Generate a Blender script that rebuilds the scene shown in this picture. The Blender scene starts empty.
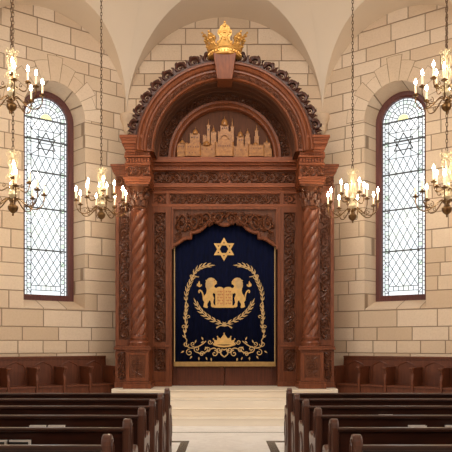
import bpy, math, random
from mathutils import Vector, Matrix
random.seed(7)
PI = math.pi
sc = bpy.context.scene
COL = sc.collection

# ---------------------------------------------------------------- camera, world, lights, exposure
F = 658.0
CX, CY, HC = 224.7, 343.3, 1.55
cam_d = bpy.data.cameras.new('camera'); cam = bpy.data.objects.new('camera', cam_d); COL.objects.link(cam)
cam.location = (0, 0, HC); cam.rotation_euler = (PI / 2, 0, 0)
cam_d.sensor_width = 36; cam_d.lens = 36 * F / 452
cam_d.shift_x = (226 - CX) / 452; cam_d.shift_y = (CY - 226) / 452
cam_d.clip_start = 0.05; cam_d.clip_end = 200
sc.camera = cam
sc.view_settings.view_transform = 'Standard'; sc.view_settings.look = 'None'
sc.view_settings.gamma = 1; sc.view_settings.use_curve_mapping = False
sc.view_settings.exposure = 0.08
sc.cycles.use_denoising = True
sc.cycles.max_bounces = 8; sc.cycles.diffuse_bounces = 5; sc.cycles.glossy_bounces = 3
sc.cycles.transparent_max_bounces = 8; sc.cycles.sample_clamp_indirect = 6
sc.cycles.caustics_reflective = False; sc.cycles.caustics_refractive = False

w = bpy.data.worlds.new('overcast_sky'); sc.world = w; w.use_nodes = True
wt = w.node_tree; bg = wt.nodes['Background']
bg.inputs['Color'].default_value = (0.93, 0.97, 1.0, 1); bg.inputs['Strength'].default_value = 1.3

def area(name, loc, aim, sx, sy, power, color, spread=PI):
    l = bpy.data.lights.new(name, 'AREA'); l.shape = 'RECTANGLE'; l.size = sx; l.size_y = sy
    l.energy = power; l.color = color; l.spread = spread
    o = bpy.data.objects.new(name, l); COL.objects.link(o); o.location = loc
    o.rotation_euler = (Vector(aim) - Vector(loc)).to_track_quat('-Z', 'Y').to_euler()
    return o
# area lights inside the unseen nave side windows stand in for their daylight
NAVE_WINDOWS = [(-6.50, 1.2), (6.50, 1.2), (-6.50, 5.6), (6.50, 5.6)]
for (lx, ly) in NAVE_WINDOWS:
    area('nave_window_daylight', (lx, ly, 5.0), (lx * 0.1, ly + 3.5, 4.2), 1.3, 3.4, 130, (1.0, 0.96, 0.90))
area('rear_fill_light', (0, -2.8, 6.4), (0, 14, 4.6), 4.0, 3.0, 95, (1.0, 0.94, 0.86))  # added fill light before the solid rear wall, which has no window
area('overhead_fill_light', (0, 10.3, 8.3), (0, 12.0, 2.0), 3.4, 2.2, 210, (1.0, 0.92, 0.82))  # added overhead fill aimed down before the ark

# ---------------------------------------------------------------- colour / materials
def lin(c):
    c /= 255.0
    return c / 12.92 if c <= 0.04045 else ((c + 0.055) / 1.055) ** 2.4
def rgb(r, g, b): return (lin(r), lin(g), lin(b), 1)
class NT:
    def __init__(s, name):
        s.m = bpy.data.materials.new(name); s.m.use_nodes = True
        s.t = s.m.node_tree; s.b = s.t.nodes['Principled BSDF']
    def n(s, typ, **kw):
        o = s.t.nodes.new(typ)
        for k, v in kw.items(): setattr(o, k, v)
        return o
    def l(s, a, b): s.t.links.new(a, b)
    def math(s, op, a, b=None, c=None):
        o = s.n('ShaderNodeMath', operation=op)
        for i, v in enumerate((a, b, c)):
            if v is None: continue
            if isinstance(v, (int, float)): o.inputs[i].default_value = v
            else: s.l(v, o.inputs[i])
        return o.outputs[0]
    def mix(s, f, a, b, mode='MIX'):
        o = s.n('ShaderNodeMix', data_type='RGBA', blend_type=mode)
        for i, v in ((0, f), (6, a), (7, b)):
            if isinstance(v, (int, float)): o.inputs[i].default_value = v
            elif isinstance(v, tuple): o.inputs[i].default_value = v
            else: s.l(v, o.inputs[i])
        return o.outputs[2]
    def ramp(s, f, stops):
        o = s.n('ShaderNodeValToRGB'); e = o.color_ramp.elements
        while len(e) < len(stops): e.new(0.5)
        for i, (p, c) in enumerate(stops): e[i].position = p; e[i].color = c
        s.l(f, o.inputs[0]); return o.outputs[0]
    def coord(s, scale=(1, 1, 1), kind='Object'):
        tc = s.n('ShaderNodeTexCoord'); mp = s.n('ShaderNodeMapping'); mp.inputs['Scale'].default_value = scale
        s.l(tc.outputs[kind], mp.inputs['Vector']); return mp.outputs[0]
    def noise(s, vec, scale, detail=3, rough=0.5):
        o = s.n('ShaderNodeTexNoise'); o.inputs['Scale'].default_value = scale
        o.inputs['Detail'].default_value = detail; o.inputs['Roughness'].default_value = rough
        if vec is not None: s.l(vec, o.inputs['Vector'])
        return o.outputs['Fac']
    def bump(s, h, strength, dist=0.01):
        o = s.n('ShaderNodeBump'); o.inputs['Strength'].default_value = strength; o.inputs['Distance'].default_value = dist
        s.l(h, o.inputs['Height']); s.l(o.outputs[0], s.b.inputs['Normal'])
    def set(s, **kw):
        for k, v in kw.items(): s.b.inputs[k.replace('_', ' ')].default_value = v

def wood(name, c1, c2, rough=0.38, stretch=(9, 9, 0.8), bump=0.15, coat=0.0):
    m = NT(name); v = m.coord(stretch); f = m.noise(v, 3.0, 5, 0.6)
    m.l(m.ramp(f, [(0.3, rgb(*c1)), (0.7, rgb(*c2))]), m.b.inputs['Base Color'])
    m.set(Roughness=rough, Coat_Weight=coat, Coat_Roughness=0.2, Specular_IOR_Level=0.35); m.bump(f, bump, 0.003)
    return m.m
M = {}
M['wood'] = wood('carved_mahogany', (90, 46, 25), (126, 69, 40), 0.42)
M['wood_hor'] = wood('mahogany_moulding', (106, 53, 28), (144, 79, 45), 0.42, (0.8, 9, 9))
M['wood_carved'] = wood('carved_walnut', (74, 41, 26), (112, 66, 43), 0.32)
M['wood_crest'] = wood('dark_crest_wood', (52, 28, 22), (82, 46, 34), 0.4)
M['wood_column'] = wood('polished_mahogany', (92, 48, 30), (128, 72, 46), 0.33, (6, 6, 1.5), 0.05, 0.12)
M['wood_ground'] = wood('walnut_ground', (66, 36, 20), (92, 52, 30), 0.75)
M['wood_door'] = wood('door_mahogany', (76, 38, 24), (104, 54, 34), 0.4)
M['wood_gold'] = wood('gilded_pine_relief', (128, 82, 42), (172, 118, 64), 0.34, (6, 6, 6))
M['wood_pew'] = wood('dark_pew_wood', (38, 19, 13), (60, 30, 21), 0.3, (0.8, 9, 9), 0.06, 0.25)
M['wood_pew_end'] = wood('pew_end_wood', (66, 38, 28), (94, 58, 44), 0.33, (9, 9, 0.8), 0.06, 0.2)
M['wood_stall'] = wood('stall_wood', (84, 44, 27), (110, 60, 38), 0.42)

def flat(name, c, rough=0.5, metal=0.0, **kw):
    m = NT(name); v = m.coord((1, 1, 1)); f = m.noise(v, 14, 3)
    a = tuple(x * 0.88 for x in rgb(*c)[:3]) + (1,); b = tuple(min(1, x * 1.1) for x in rgb(*c)[:3]) + (1,)
    m.l(m.ramp(f, [(0.35, a), (0.65, b)]), m.b.inputs['Base Color'])
    m.set(Roughness=rough, Metallic=metal, **kw); return m.m
M['gold'] = flat('crown_gold', (212, 164, 92), 0.36, 0.7)
M['thread'] = flat('gold_thread', (190, 158, 108), 0.7, 0.0)
M['thread_lion'] = flat('bright_gold_thread', (204, 164, 98), 0.65, 0.0)
M['thread_text'] = flat('red_brown_thread', (170, 84, 52), 0.7)
M['fringe'] = flat('gold_fringe', (160, 126, 74), 0.7, 0.0)
M['brass'] = flat('aged_brass', (122, 92, 58), 0.3, 0.9)
M['brass_light'] = flat('bright_brass', (226, 208, 172), 0.4, 0.35)
M['chain'] = flat('dark_chain', (88, 66, 46), 0.45, 0.7)
M['candle'] = flat('cream_candle', (246, 228, 196), 0.5, 0.0, Emission_Color=(1, 0.72, 0.42, 1), Emission_Strength=0.5)
m = NT('lit_bulb'); m.set(Base_Color=(1, 0.9, 0.7, 1), Emission_Color=(1.0, 0.84, 0.58, 1), Emission_Strength=75.0); M['flame'] = m.m
m = NT('warm_plaster'); m.set(Base_Color=rgb(226, 210, 190), Roughness=0.9); M['plaster'] = m.m
M['frame'] = wood('window_frame_wood', (78, 42, 40), (102, 56, 50), 0.45)
M['lead'] = flat('lead_came', (78, 82, 86), 0.6, 0.3)
M['book_cover'] = flat('black_book_cover', (30, 26, 26), 0.5)
M['book_edge'] = flat('pale_book_edge', (206, 198, 190), 0.6)
m = NT('navy_velvet'); v = m.coord((1, 1, 0.2)); f = m.noise(v, 30, 3)
m.l(m.ramp(f, [(0.3, rgb(4, 8, 28)), (0.7, rgb(6, 13, 44))]), m.b.inputs['Base Color'])
m.set(Roughness=0.85, Specular_IOR_Level=0.1, Sheen_Weight=0.0, Sheen_Roughness=0.4); M['velvet'] = m.m

# leaded glass: obscured pale panes, daylight passes through them
m = NT('pale_leaded_glass'); v = m.coord((1, 1, 1))
vo = m.n('ShaderNodeTexVoronoi'); vo.inputs['Scale'].default_value = 7; m.l(v, vo.inputs['Vector'])
tint = m.ramp(vo.outputs['Color'], [(0.0, (0.93, 0.97, 0.96, 1)), (0.5, (1, 1, 1, 1)), (1.0, (0.97, 0.98, 0.88, 1))])
tr = m.n('ShaderNodeBsdfTransparent'); m.l(tint, tr.inputs[0])
gl = m.n('ShaderNodeBsdfGlossy'); gl.inputs['Roughness'].default_value = 0.12
mx = m.n('ShaderNodeMixShader'); mx.inputs[0].default_value = 0.06
m.l(tr.outputs[0], mx.inputs[1]); m.l(gl.outputs[0], mx.inputs[2])
m.l(mx.outputs[0], m.t.nodes['Material Output'].inputs['Surface']); M['glass'] = m.m
def glass_tint(name, c):
    m = NT(name); tr = m.n('ShaderNodeBsdfTransparent'); tr.inputs[0].default_value = c
    m.l(tr.outputs[0], m.t.nodes['Material Output'].inputs['Surface']); return m.m
M['glass_green'] = glass_tint('green_glass', (0.82, 0.93, 0.8, 1))
M['glass_yellow'] = glass_tint('yellow_glass', (1.0, 0.93, 0.45, 1))
M['glass_grey'] = glass_tint('grey_glass', (0.9, 0.9, 0.92, 1))

def stone_common(m, rnd, joint, v):
    n1 = m.noise(v, 3.0, 4); n2 = m.noise(v, 26, 4, 0.65)
    base = m.ramp(rnd, [(0.0, rgb(203, 179, 153)), (0.35, rgb(218, 197, 173)), (0.7, rgb(227, 208, 187)), (1.0, rgb(211, 186, 160))])
    base = m.mix(m.math('MULTIPLY', n1, 0.35), base, rgb(206, 184, 156))
    base = m.mix(m.math('MULTIPLY', m.math('SUBTRACT', n2, 0.45), 0.9), base, rgb(176, 152, 124))
    if joint is not None:
        base = m.mix(joint, base, rgb(150, 128, 106))
    m.l(base, m.b.inputs['Base Color']); m.set(Roughness=0.9)
    h = m.math('MULTIPLY', m.math('ADD', n2, m.noise(v, 9, 5, 0.7)), 0.55)
    if joint is not None: h = m.math('SUBTRACT', h, m.math('MULTIPLY', joint, 1.2))
    m.bump(h, 0.7, 0.02)
m = NT('limestone_ashlar')
tc = m.n('ShaderNodeTexCoord'); sp = m.n('ShaderNodeSeparateXYZ'); m.l(tc.outputs['Object'], sp.inputs[0])
oi = m.n('ShaderNodeObjectInfo')
RH = 0.325
zw = m.math('ADD', sp.outputs[2], m.math('MULTIPLY', m.math('SINE', m.math('MULTIPLY', sp.outputs[2], 4.1)), 0.05))
zr = m.math('DIVIDE', zw, RH); row = m.math('FLOOR', zr); fr = m.math('FRACT', zr)
zd = m.math('MULTIPLY', m.math('MINIMUM', fr, m.math('SUBTRACT', 1.0, fr)), RH)
wn = m.n('ShaderNodeTexWhiteNoise', noise_dimensions='1D'); m.l(row, wn.inputs['W'])
bw = m.math('ADD', 0.56, m.math('MULTIPLY', wn.outputs['Value'], 0.22))
u = m.math('DIVIDE', m.math('ADD', sp.outputs[0], 20.0), bw)
u = m.math('ADD', m.math('ADD', u, m.math('MULTIPLY', row, 37.31)), m.math('MULTIPLY', wn.outputs['Value'], 11.7))
vd = m.n('ShaderNodeTexVoronoi', voronoi_dimensions='1D', feature='DISTANCE_TO_EDGE'); vd.inputs['Scale'].default_value = 1; vd.inputs['Randomness'].default_value = 0.62
m.l(u, vd.inputs['W'])
vc = m.n('ShaderNodeTexVoronoi', voronoi_dimensions='1D'); vc.inputs['Scale'].default_value = 1; vc.inputs['Randomness'].default_value = 0.62
m.l(u, vc.inputs['W'])
xd = m.math('MULTIPLY', vd.outputs['Distance'], bw)
dist = m.math('MINIMUM', xd, zd)
jt = m.n('ShaderNodeMapRange'); jt.inputs[1].default_value = 0.006; jt.inputs[2].default_value = 0.013
jt.inputs[3].default_value = 1; jt.inputs[4].default_value = 0; m.l(dist, jt.inputs[0])
sc3 = m.n('ShaderNodeSeparateColor'); m.l(vc.outputs['Color'], sc3.inputs[0])
stone_common(m, sc3.outputs[0], jt.outputs[0], tc.outputs['Object']); M['ashlar'] = m.m
m = NT('arch_stone'); g = m.n('ShaderNodeNewGeometry')
stone_common(m, g.outputs['Random Per Island'], None, m.coord()); M['stone'] = m.m
M['mortar'] = flat('mortar', (156, 134, 110), 0.95)
m = NT('cream_step_stone'); v = m.coord((0.35, 0.8, 1.2)); f = m.noise(v, 3, 5, 0.6)
m.l(m.ramp(f, [(0.3, rgb(226, 214, 196)), (0.7, rgb(236, 225, 208))]), m.b.inputs['Base Color']); m.set(Roughness=0.45); M['step'] = m.m
m = NT('white_marble'); v = m.coord(); n1 = m.noise(v, 1.3, 6, 0.7)
a = m.math('ABSOLUTE', m.math('SUBTRACT', n1, 0.5))
m.l(m.ramp(a, [(0.0, rgb(228, 225, 222)), (0.05, rgb(238, 236, 233)), (0.2, rgb(245, 243, 240))]), m.b.inputs['Base Color'])
m.set(Roughness=0.32); M['marble'] = m.m
M['inlay'] = flat('dark_marble_inlay', (48, 42, 40), 0.25)

# ---------------------------------------------------------------- mesh helpers
class MB:
    def __init__(s): s.v = []; s.f = []
    def add(s, vs, fs):
        o = len(s.v); s.v += [tuple(p) for p in vs]; s.f += [tuple(i + o for i in f) for f in fs]; return s
    def box(s, x0, x1, y0, y1, z0, z1):
        x0, x1 = sorted((x0, x1)); y0, y1 = sorted((y0, y1)); z0, z1 = sorted((z0, z1))
        return s.add([(x0, y0, z0), (x1, y0, z0), (x1, y1, z0), (x0, y1, z0), (x0, y0, z1), (x1, y0, z1), (x1, y1, z1), (x0, y1, z1)],
              [(0, 3, 2, 1), (4, 5, 6, 7), (0, 1, 5, 4), (1, 2, 6, 5), (2, 3, 7, 6), (3, 0, 4, 7)])
    def tube(s, pts, r, n=6, flat=1.0, closed=False, normal=None):
        pts = [Vector(p) for p in pts]; k = len(pts)
        if k < 2: return s
        rr = r if isinstance(r, (list, tuple)) else [r] * k
        vs = []; up = Vector(normal) if normal is not None else None
        for i, p in enumerate(pts):
            if closed: t = pts[(i + 1) % k] - pts[i - 1]
            else: t = pts[min(i + 1, k - 1)] - pts[max(i - 1, 0)]
            if t.length < 1e-9: t = Vector((0, 0, 1))
            t.normalize()
            if up is None:
                a = Vector((0, 0, 1)) if abs(t.z) < 0.9 else Vector((1, 0, 0))
                if i == 0 or True:
                    b = t.cross(a).normalized(); c = b.cross(t).normalized()
            else:
                b = t.cross(up)
                b = b.normalized() if b.length > 1e-6 else Vector((1, 0, 0)); c = up
            for j in range(n):
                an = 2 * PI * j / n
                vs.append(p + b * (math.cos(an) * rr[i]) + c * (math.sin(an) * rr[i] * flat))
        fs = []
        for i in range(k if closed else k - 1):
            i2 = (i + 1) % k
            for j in range(n):
                j2 = (j + 1) % n
                fs.append((i * n + j, i * n + j2, i2 * n + j2, i2 * n + j))
        if not closed:
            fs.append(tuple(range(n))[::-1]); fs.append(tuple(range((k - 1) * n, k * n)))
        return s.add(vs, fs)
    def lathe(s, prof, c=(0, 0, 0), n=16, a0=0, a1=2 * PI, wob=None):
        full = abs(a1 - a0 - 2 * PI) < 1e-6; m_ = n if full else n + 1
        vs = []
        for (r, z) in prof:
            for j in range(m_):
                a = a0 + (a1 - a0) * j / n
                q = r * (wob(a, z) if wob else 1)
                vs.append((c[0] + q * math.cos(a), c[1] + q * math.sin(a), c[2] + z))
        fs = []
        for i in range(len(prof) - 1):
            for j in range(n):
                j2 = (j + 1) % m_
                fs.append((i * m_ + j, i * m_ + j2, (i + 1) * m_ + j2, (i + 1) * m_ + j))
        if full and prof[0][0] > 1e-4: fs.append(tuple(range(m_))[::-1])
        if full and prof[-1][0] > 1e-4: fs.append(tuple(range((len(prof) - 1) * m_, len(prof) * m_)))
        return s.add(vs, fs)
    def prism(s, poly, y0, y1, plane='xz', taper=0.0):
        """polygon extruded: plane 'xz' along y, 'yz' along x (y0,y1 are the extents)"""
        n = len(poly); cx = sum(p[0] for p in poly) / n; cz = sum(p[1] for p in poly) / n
        def P(p, d, k=1.0):
            a = cx + (p[0] - cx) * k; b = cz + (p[1] - cz) * k
            return (a, d, b) if plane == 'xz' else (d, a, b)
        vs = [P(p, y0, 1 - taper) for p in poly] + [P(p, y1) for p in poly]
        fs = [tuple(range(n)), tuple(range(2 * n - 1, n - 1, -1))] + [(i, i + n, (i + 1) % n + n, (i + 1) % n) for i in range(n)]
        return s.add(vs, fs)
    def sweep_arc(s, prof, cx, cz, n=48, a0=0, a1=PI):
        """profile of (radius, y) swept around a y axis arc"""
        k = len(prof); vs = []
        for j in range(n + 1):
            a = a0 + (a1 - a0) * j / n
            for (r, y) in prof: vs.append((cx + r * math.cos(a), y, cz + r * math.sin(a)))
        fs = []
        for j in range(n):
            for i in range(k):
                i2 = (i + 1) % k
                fs.append((j * k + i, j * k + i2, (j + 1) * k + i2, (j + 1) * k + i))
        fs.append(tuple(range(k))); fs.append(tuple(range(n * k, n * k + k))[::-1])
        return s.add(vs, fs)
    def build(s, name, mat, parent=None, smooth=False, bevel=0, off=(0, 0, 0), hide=False):
        me = bpy.data.meshes.new(name)
        me.from_pydata([(p[0] - off[0], p[1] - off[1], p[2] - off[2]) for p in s.v], [], s.f)
        me.validate(); me.update()
        import bmesh
        b = bmesh.new(); b.from_mesh(me); bmesh.ops.recalc_face_normals(b, faces=b.faces); b.to_mesh(me); b.free()
        me.materials.append(M[mat] if isinstance(mat, str) else mat)
        if smooth:
            me.polygons.foreach_set('use_smooth', [True] * len(me.polygons))
            try: me.set_sharp_from_angle(angle=math.radians(32))
            except Exception: pass
        o = bpy.data.objects.new(name, me); COL.objects.link(o)
        if parent is not None: o.parent = parent
        if bevel:
            bm_ = o.modifiers.new('bevel', 'BEVEL'); bm_.width = bevel; bm_.segments = 2; bm_.limit_method = 'ANGLE'
        return o

def root(name, loc, label, cat, group=None, rz=0):
    o = bpy.data.objects.new(name, None); COL.objects.link(o); o.location = loc; o.rotation_euler = (0, 0, rz)
    o['label'] = label; o['category'] = cat
    if group: o['group'] = group
    return o
def struct(o): o['kind'] = 'structure'; return o
def copy_tree(o, parent=None):
    c = o.copy(); COL.objects.link(c)
    if parent is not None:
        c.parent = parent
    for ch in list(o.children): copy_tree(ch, c)
    return c

def PX(x, d): return (x - CX) * d / F
def PZ(y, d): return HC + (CY - y) * d / F

# scrolling acanthus ornament in strip coordinates (s along, t across)
def rinceau(L, H, k=0.95, turns=1.35):
    n = max(1, round(L / (k * H))); p = L / n; out = []
    amp = 0.40 * H
    def leaf(c, ang, ln, wd):
        pts = [(c[0] + math.cos(ang + b) * ln * q, c[1] + math.sin(ang + b) * ln * q) for q, b in ((0, 0), (0.35, 0.12), (0.7, 0.3), (1, 0.55))]
        out.append((pts, [wd * 0.5, wd, wd * 0.75, wd * 0.12]))
    st = []
    for i in range(n * 8 + 1):
        s_ = i * p / 8; st.append((s_, amp * math.cos(PI * (s_ - p / 2) / p)))
    out.append((st, [0.035 * H] * len(st)))
    for i in range(n):
        side = 1 if i % 2 == 0 else -1; c = ((i + 0.5) * p, 0.0)
        sx = min(p / 0.95, H) / H
        pts = []; rr = []; N = 18
        for j in range(N + 1):
            th = turns * 2 * PI * j / N; r = (0.40 * (1 - j / N) ** 0.9 + 0.05) * H
            a = side * (PI / 2 - th)
            pts.append((c[0] + r * math.cos(a) * sx, c[1] + r * math.sin(a))); rr.append((0.05 - 0.02 * j / N) * H)
        out.append((pts, rr))
        for j in (3, 5, 7, 9, 11):
            q = pts[j]; a = math.atan2(q[1] - c[1], q[0] - c[0]) - side * 0.9
            leaf(q, a, 0.24 * H, 0.06 * H)
        for b in range(5):
            leaf(c, b * 2 * PI / 5 + i, 0.11 * H, 0.045 * H)
        for b in range(9):   # small foliage filling the ground between scrolls
            q = (c[0] + random.uniform(-.5, .5) * p, random.choice((-1, 1)) * random.uniform(.12, .46) * H)
            leaf(q, random.uniform(0, 2 * PI), .15 * H, .04 * H)
        # filler leaves in the open corner
        q = ((i + 1) * p, -side * 0.05 * H)
        for b in (-0.6, 0, 0.6): leaf((q[0] - 0.02 * H, -side * 0.42 * H), side * (PI / 2 + b * 1.4), 0.2 * H, 0.05 * H)
    return out
def carve(mb, L, H, fmap, normal=(0, -1, 0), k=0.8, depth=1.9, sides=5):
    for pts, rr in rinceau(L, H, k):
        P3 = [fmap(min(max(a, 0), L), max(-H / 2 * 0.97, min(H / 2 * 0.97, b))) for a, b in pts]
        mb.tube(P3, [max(0.003, r * 1.55) for r in rr], sides, depth, normal=normal)
def carve_h(mb, x0, x1, y, z0, z1, k=0.8):
    mb.box(x0, x1, y + .004, y + .012, z0, z1)
    carve(mb, x1 - x0, z1 - z0, lambda s_, t: (x0 + s_, y, (z0 + z1) / 2 + t), k=k)
def carve_v(mb, x0, x1, y, z0, z1, k=0.8):
    mb.box(x0, x1, y + .004, y + .012, z0, z1)
    carve(mb, z1 - z0, x1 - x0, lambda s_, t: ((x0 + x1) / 2 + t, y, z0 + s_), k=k)
def carve_arc(mb, R0, R1, y, cz, a0, a1, k=0.8):
    Rm = (R0 + R1) / 2
    carve(mb, (a1 - a0) * Rm, R1 - R0, lambda s_, t: ((Rm + t) * math.cos(a0 + s_ / Rm), y, cz + (Rm + t) * math.sin(a0 + s_ / Rm)), k=k)

# ---------------------------------------------------------------- room shell
ZS, AX, BZ, YC = 6.82, 6.627, 3.3, 8.97
C0 = Vector((2.26, 15.2)); C1 = Vector((5.3, 12.95)); C2 = Vector((AX, YC))
CEN = Vector((0, YC))
def bay_frame(A, B):
    """A left end, B right end, seen from inside"""
    A = Vector(A); B = Vector(B); u = (B - A).normalized(); out = Vector((-u.y, u.x)); mid = (A + B) / 2
    mt = Matrix(((u.x, out.x, 0, mid.x), (u.y, out.y, 0, mid.y), (0, 0, 1, 0), (0, 0, 0, 1)))
    return mt, (B - A).length / 2
BAYS = [('wall_back', (-C0.x, C0.y), (C0.x, C0.y), None),
        ('wall_left', (-C1.x, C1.y), (-C0.x, C0.y), 0.16),
        ('wall_right', (C0.x, C0.y), (C1.x, C1.y), -0.16),
        ('wall_far_left', (-C2.x, C2.y), (-C1.x, C1.y), 0.0),
        ('wall_far_right', (C1.x, C1.y), (C2.x, C2.y), 0.0)]
OW, OZ0, OZS = 0.69, 2.31, 6.50       # opening half width, sill, springing
FW, FZ0, FD = 0.62, 2.49, 0.45        # frame half width, bottom, depth
wins = 0
for (nm, A, B, wc) in BAYS:
    mt, h = bay_frame(A, B); mb = MB()
    def top(x): return ZS + math.sqrt(max(0, h * h - x * x))
    xs = [-h * math.cos(PI * i / 48) for i in range(49)]
    if wc is not None:
        xs = [x for x in xs if abs(x - wc) > OW + 0.01] + [wc - OW * math.cos(PI * i / 32) for i in range(33)]
        xs.sort()
    for a, b in zip(xs[:-1], xs[1:]):
        if wc is not None and (a + b) / 2 > wc - OW and (a + b) / 2 < wc + OW:
            oa = OZS + math.sqrt(max(0, OW * OW - (a - wc) ** 2)); ob = OZS + math.sqrt(max(0, OW * OW - (b - wc) ** 2))
            mb.add([(a, 0, 0), (b, 0, 0), (b, 0, OZ0), (a, 0, OZ0)], [(0, 1, 2, 3)])
            mb.add([(a, 0, oa), (b, 0, ob), (b, 0, top(b)), (a, 0, top(a))], [(0, 1, 2, 3)])
        else:
            mb.add([(a, 0, 0), (b, 0, 0), (b, 0, top(b)), (a, 0, top(a))], [(0, 1, 2, 3)])
    if wc is not None:
        # reveal: outline of the opening joined to the outline of the frame, then on to the outer face
        def outline(hw, z0, zs, y):
            o_ = [(wc - hw, y, z0), (wc - hw, y, zs)] + [(wc - hw * math.cos(PI * i / 32), y, zs + hw * math.sin(PI * i / 32)) for i in range(1, 32)] + [(wc + hw, y, zs), (wc + hw, y, z0)]
            return o_
        o1, o2, o3 = outline(OW, OZ0, OZS, 0), outline(FW, FZ0, OZS - 0.01, FD), outline(FW, FZ0, OZS - 0.01, FD + 0.3)
        for p, q in ((o1, o2), (o2, o3)):
            n = len(p); mb.add(p + q, [(i, (i + 1) % n, (i + 1) % n + n, i + n) for i in range(n)])
    o = struct(mb.build(nm, 'ashlar')); o.matrix_world = mt
    if wc is None: continue
    # voussoirs round the window head, pale arris stones hugging the opening
    vs_ = MB(); ring = MB()
    def sect(a0, a1, r0, r1, y0):
        pts = []
        k = 5
        for i in range(k): a = a0 + (a1 - a0) * i / (k - 1); pts.append((wc + r0 * math.cos(a), OZS + r0 * math.sin(a)))
        for i in range(k): a = a1 + (a0 - a1) * i / (k - 1); pts.append((wc + r1 * math.cos(a), OZS + r1 * math.sin(a)))
        return pts
    nv = 11
    for i in range(nv):
        a0 = PI * i / nv; a1 = PI * (i + 1) / nv; g_ = 0.008
        r1 = 1.24 if i == nv // 2 else (1.12 if i % 2 == 0 else 1.0)
        vs_.prism(sect(a0 + g_, a1 - g_, OW + 0.001, r1 - 0.008, 0), -0.008, 0.01)
        ring.prism(sect(a0 - 0.004, a1 + 0.004, OW + 0.002, r1 + 0.004, 0), -0.003, 0.01)
    vs_.build('arch_stones', 'stone', o); ring.build('arch_mortar', 'mortar', o)
    # window
    wins += 1
    W = bpy.data.objects.new('window_%d' % wins, None); COL.objects.link(W); struct(W); W.matrix_world = mt @ Matrix.Translation((wc, FD, 0))
    fr_ = MB(); FT = 0.13
    po = [(-FW, FZ0), (-FW, OZS - 0.01)] + [(-FW * math.cos(PI * i / 32), OZS - 0.01 + FW * math.sin(PI * i / 32)) for i in range(1, 32)] + [(FW, OZS - 0.01), (FW, FZ0)]
    hw = FW - FT
    pi_ = [(-hw, FZ0 + FT), (-hw, OZS - 0.01)] + [(-hw * math.cos(PI * i / 32), OZS - 0.01 + hw * math.sin(PI * i / 32)) for i in range(1, 32)] + [(hw, OZS - 0.01), (hw, FZ0 + FT)]
    n = len(po)
    layers = [(po, 0.0), (po, 0.12), (pi_, 0.12), (pi_, 0.035)]
    vsx = [(p[0], y, p[1]) for pl, y in layers for p in pl]
    mid = [((a[0] + b[0]) / 2 + (b[0] - a[0]) * 0.15, (a[1] + b[1]) / 2 + (b[1] - a[1]) * 0.15) for a, b in zip(po, pi_)]
    vsx += [(p[0], 0.0, p[1]) for p in mid]
    fsx = []
    for (a, b) in ((0, 1), (1, 2), (2, 3), (3, 4), (4, 0)):
        fsx += [(a * n + i, a * n + (i + 1) % n, b * n + (i + 1) % n, b * n + i) for i in range(n)]
    fr_.add(vsx, fsx); fr_.build('window_frame', 'frame', W)
    gm = MB(); gy = 0.08
    gp = [(p[0] * 1.01, gy, p[1]) for p in pi_]
    gm.add(gp, [tuple(range(len(gp)))]); G = gm.build('pane', 'glass', W)
    # cames and bars
    bars = MB(); zc = OZS
    for zb in (6.50, 6.04, 5.33, 4.53, 3.61):
        bars.box(-hw, hw, gy - 0.02, gy + 0.012, zb - 0.014, zb + 0.014)
    bars.build('cross_bar', 'lead', W)
    ld = MB(); r_ = 0.0078
    def line(a, b, r=r_): ld.tube([(a[0], gy - 0.006, a[1]), (b[0], gy - 0.006, b[1])], r, 4)
    zb0 = FZ0 + FT
    for x in (-hw + 0.06, -hw + 0.15, hw - 0.15, hw - 0.06): line((x, zb0), (x, OZS), 0.009)
    # border panes: short rungs
    z = zb0 + 0.05; i = 0
    while z < OZS:
        for sx in (-1, 1):
            line((sx * (hw - 0.15), z), (sx * (hw - 0.06), z)); line((sx * (hw - 0.06), z + 0.045), (sx * hw, z + 0.045))
            if i % 3 == 0: line((sx * (hw - 0.15), z), (sx * (hw - 0.06), z + 0.1))
        z += 0.1; i += 1
    # diamond lattice in the middle field
    xw = hw - 0.15
    def lattice(z0, z1, nx=4):
        dx = 2 * xw / nx; dz = dx * 1.55; H_ = z1 - z0; kz = max(1, round(H_ / dz)); dz = H_ / kz
        for sgn in (1, -1):
            for j in range(-nx * 2, kz + nx * 2):
                # line z = z0 + (j)*dz + sgn*(x+xw)/dx*dz
                xa, xb = -xw, xw; za = z0 + j * dz + (0 if sgn > 0 else 0); zb_ = za + sgn * nx * dz
                p, q = (xa, za), (xb, zb_)
                def clip(p, q):
                    t0, t1 = 0.0, 1.0; d = q[1] - p[1]
                    for lim, lo in ((z0, True), (z1, False)):
                        t = (lim - p[1]) / d
                        if (d > 0) == lo: t0 = max(t0, t)
                        else: t1 = min(t1, t)
                    if t1 - t0 < 1e-3: return None
                    return [(p[0] + (q[0] - p[0]) * t, p[1] + d * t) for t in (t0, t1)]
                c_ = clip(p, q)
                if c_: line(*c_)
    lattice(zb0 + 0.2, 3.61, 4); lattice(3.61, 4.53, 4); lattice(4.53, 5.33, 4); lattice(6.25, 6.50, 4)
    line((-xw, zb0 + 0.2), (xw, zb0 + 0.2)); line((-xw, zb0 + 0.1), (xw, zb0 + 0.1))
    for i in range(7): line((-xw + i * xw / 3, zb0 + 0.1), (-xw + i * xw / 3, zb0 + 0.2))
    # square panel with a six pointed star
    szc = 5.97; sr = 0.25
    for a in range(2):
        tri = [(sr * math.cos(PI / 2 + a * PI + k * 2 * PI / 3), szc + sr * math.sin(PI / 2 + a * PI + k * 2 * PI / 3)) for k in range(3)]
        for k in range(3): line(tri[k], tri[(k + 1) % 3], 0.012)
    for zz in (szc - 0.29, szc + 0.28): line((-xw, zz), (xw, zz))
    for i in range(5):
        x = -xw + i * xw / 2
        if i in (1, 3): line((x, szc - 0.29), (x, szc + 0.28))
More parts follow.
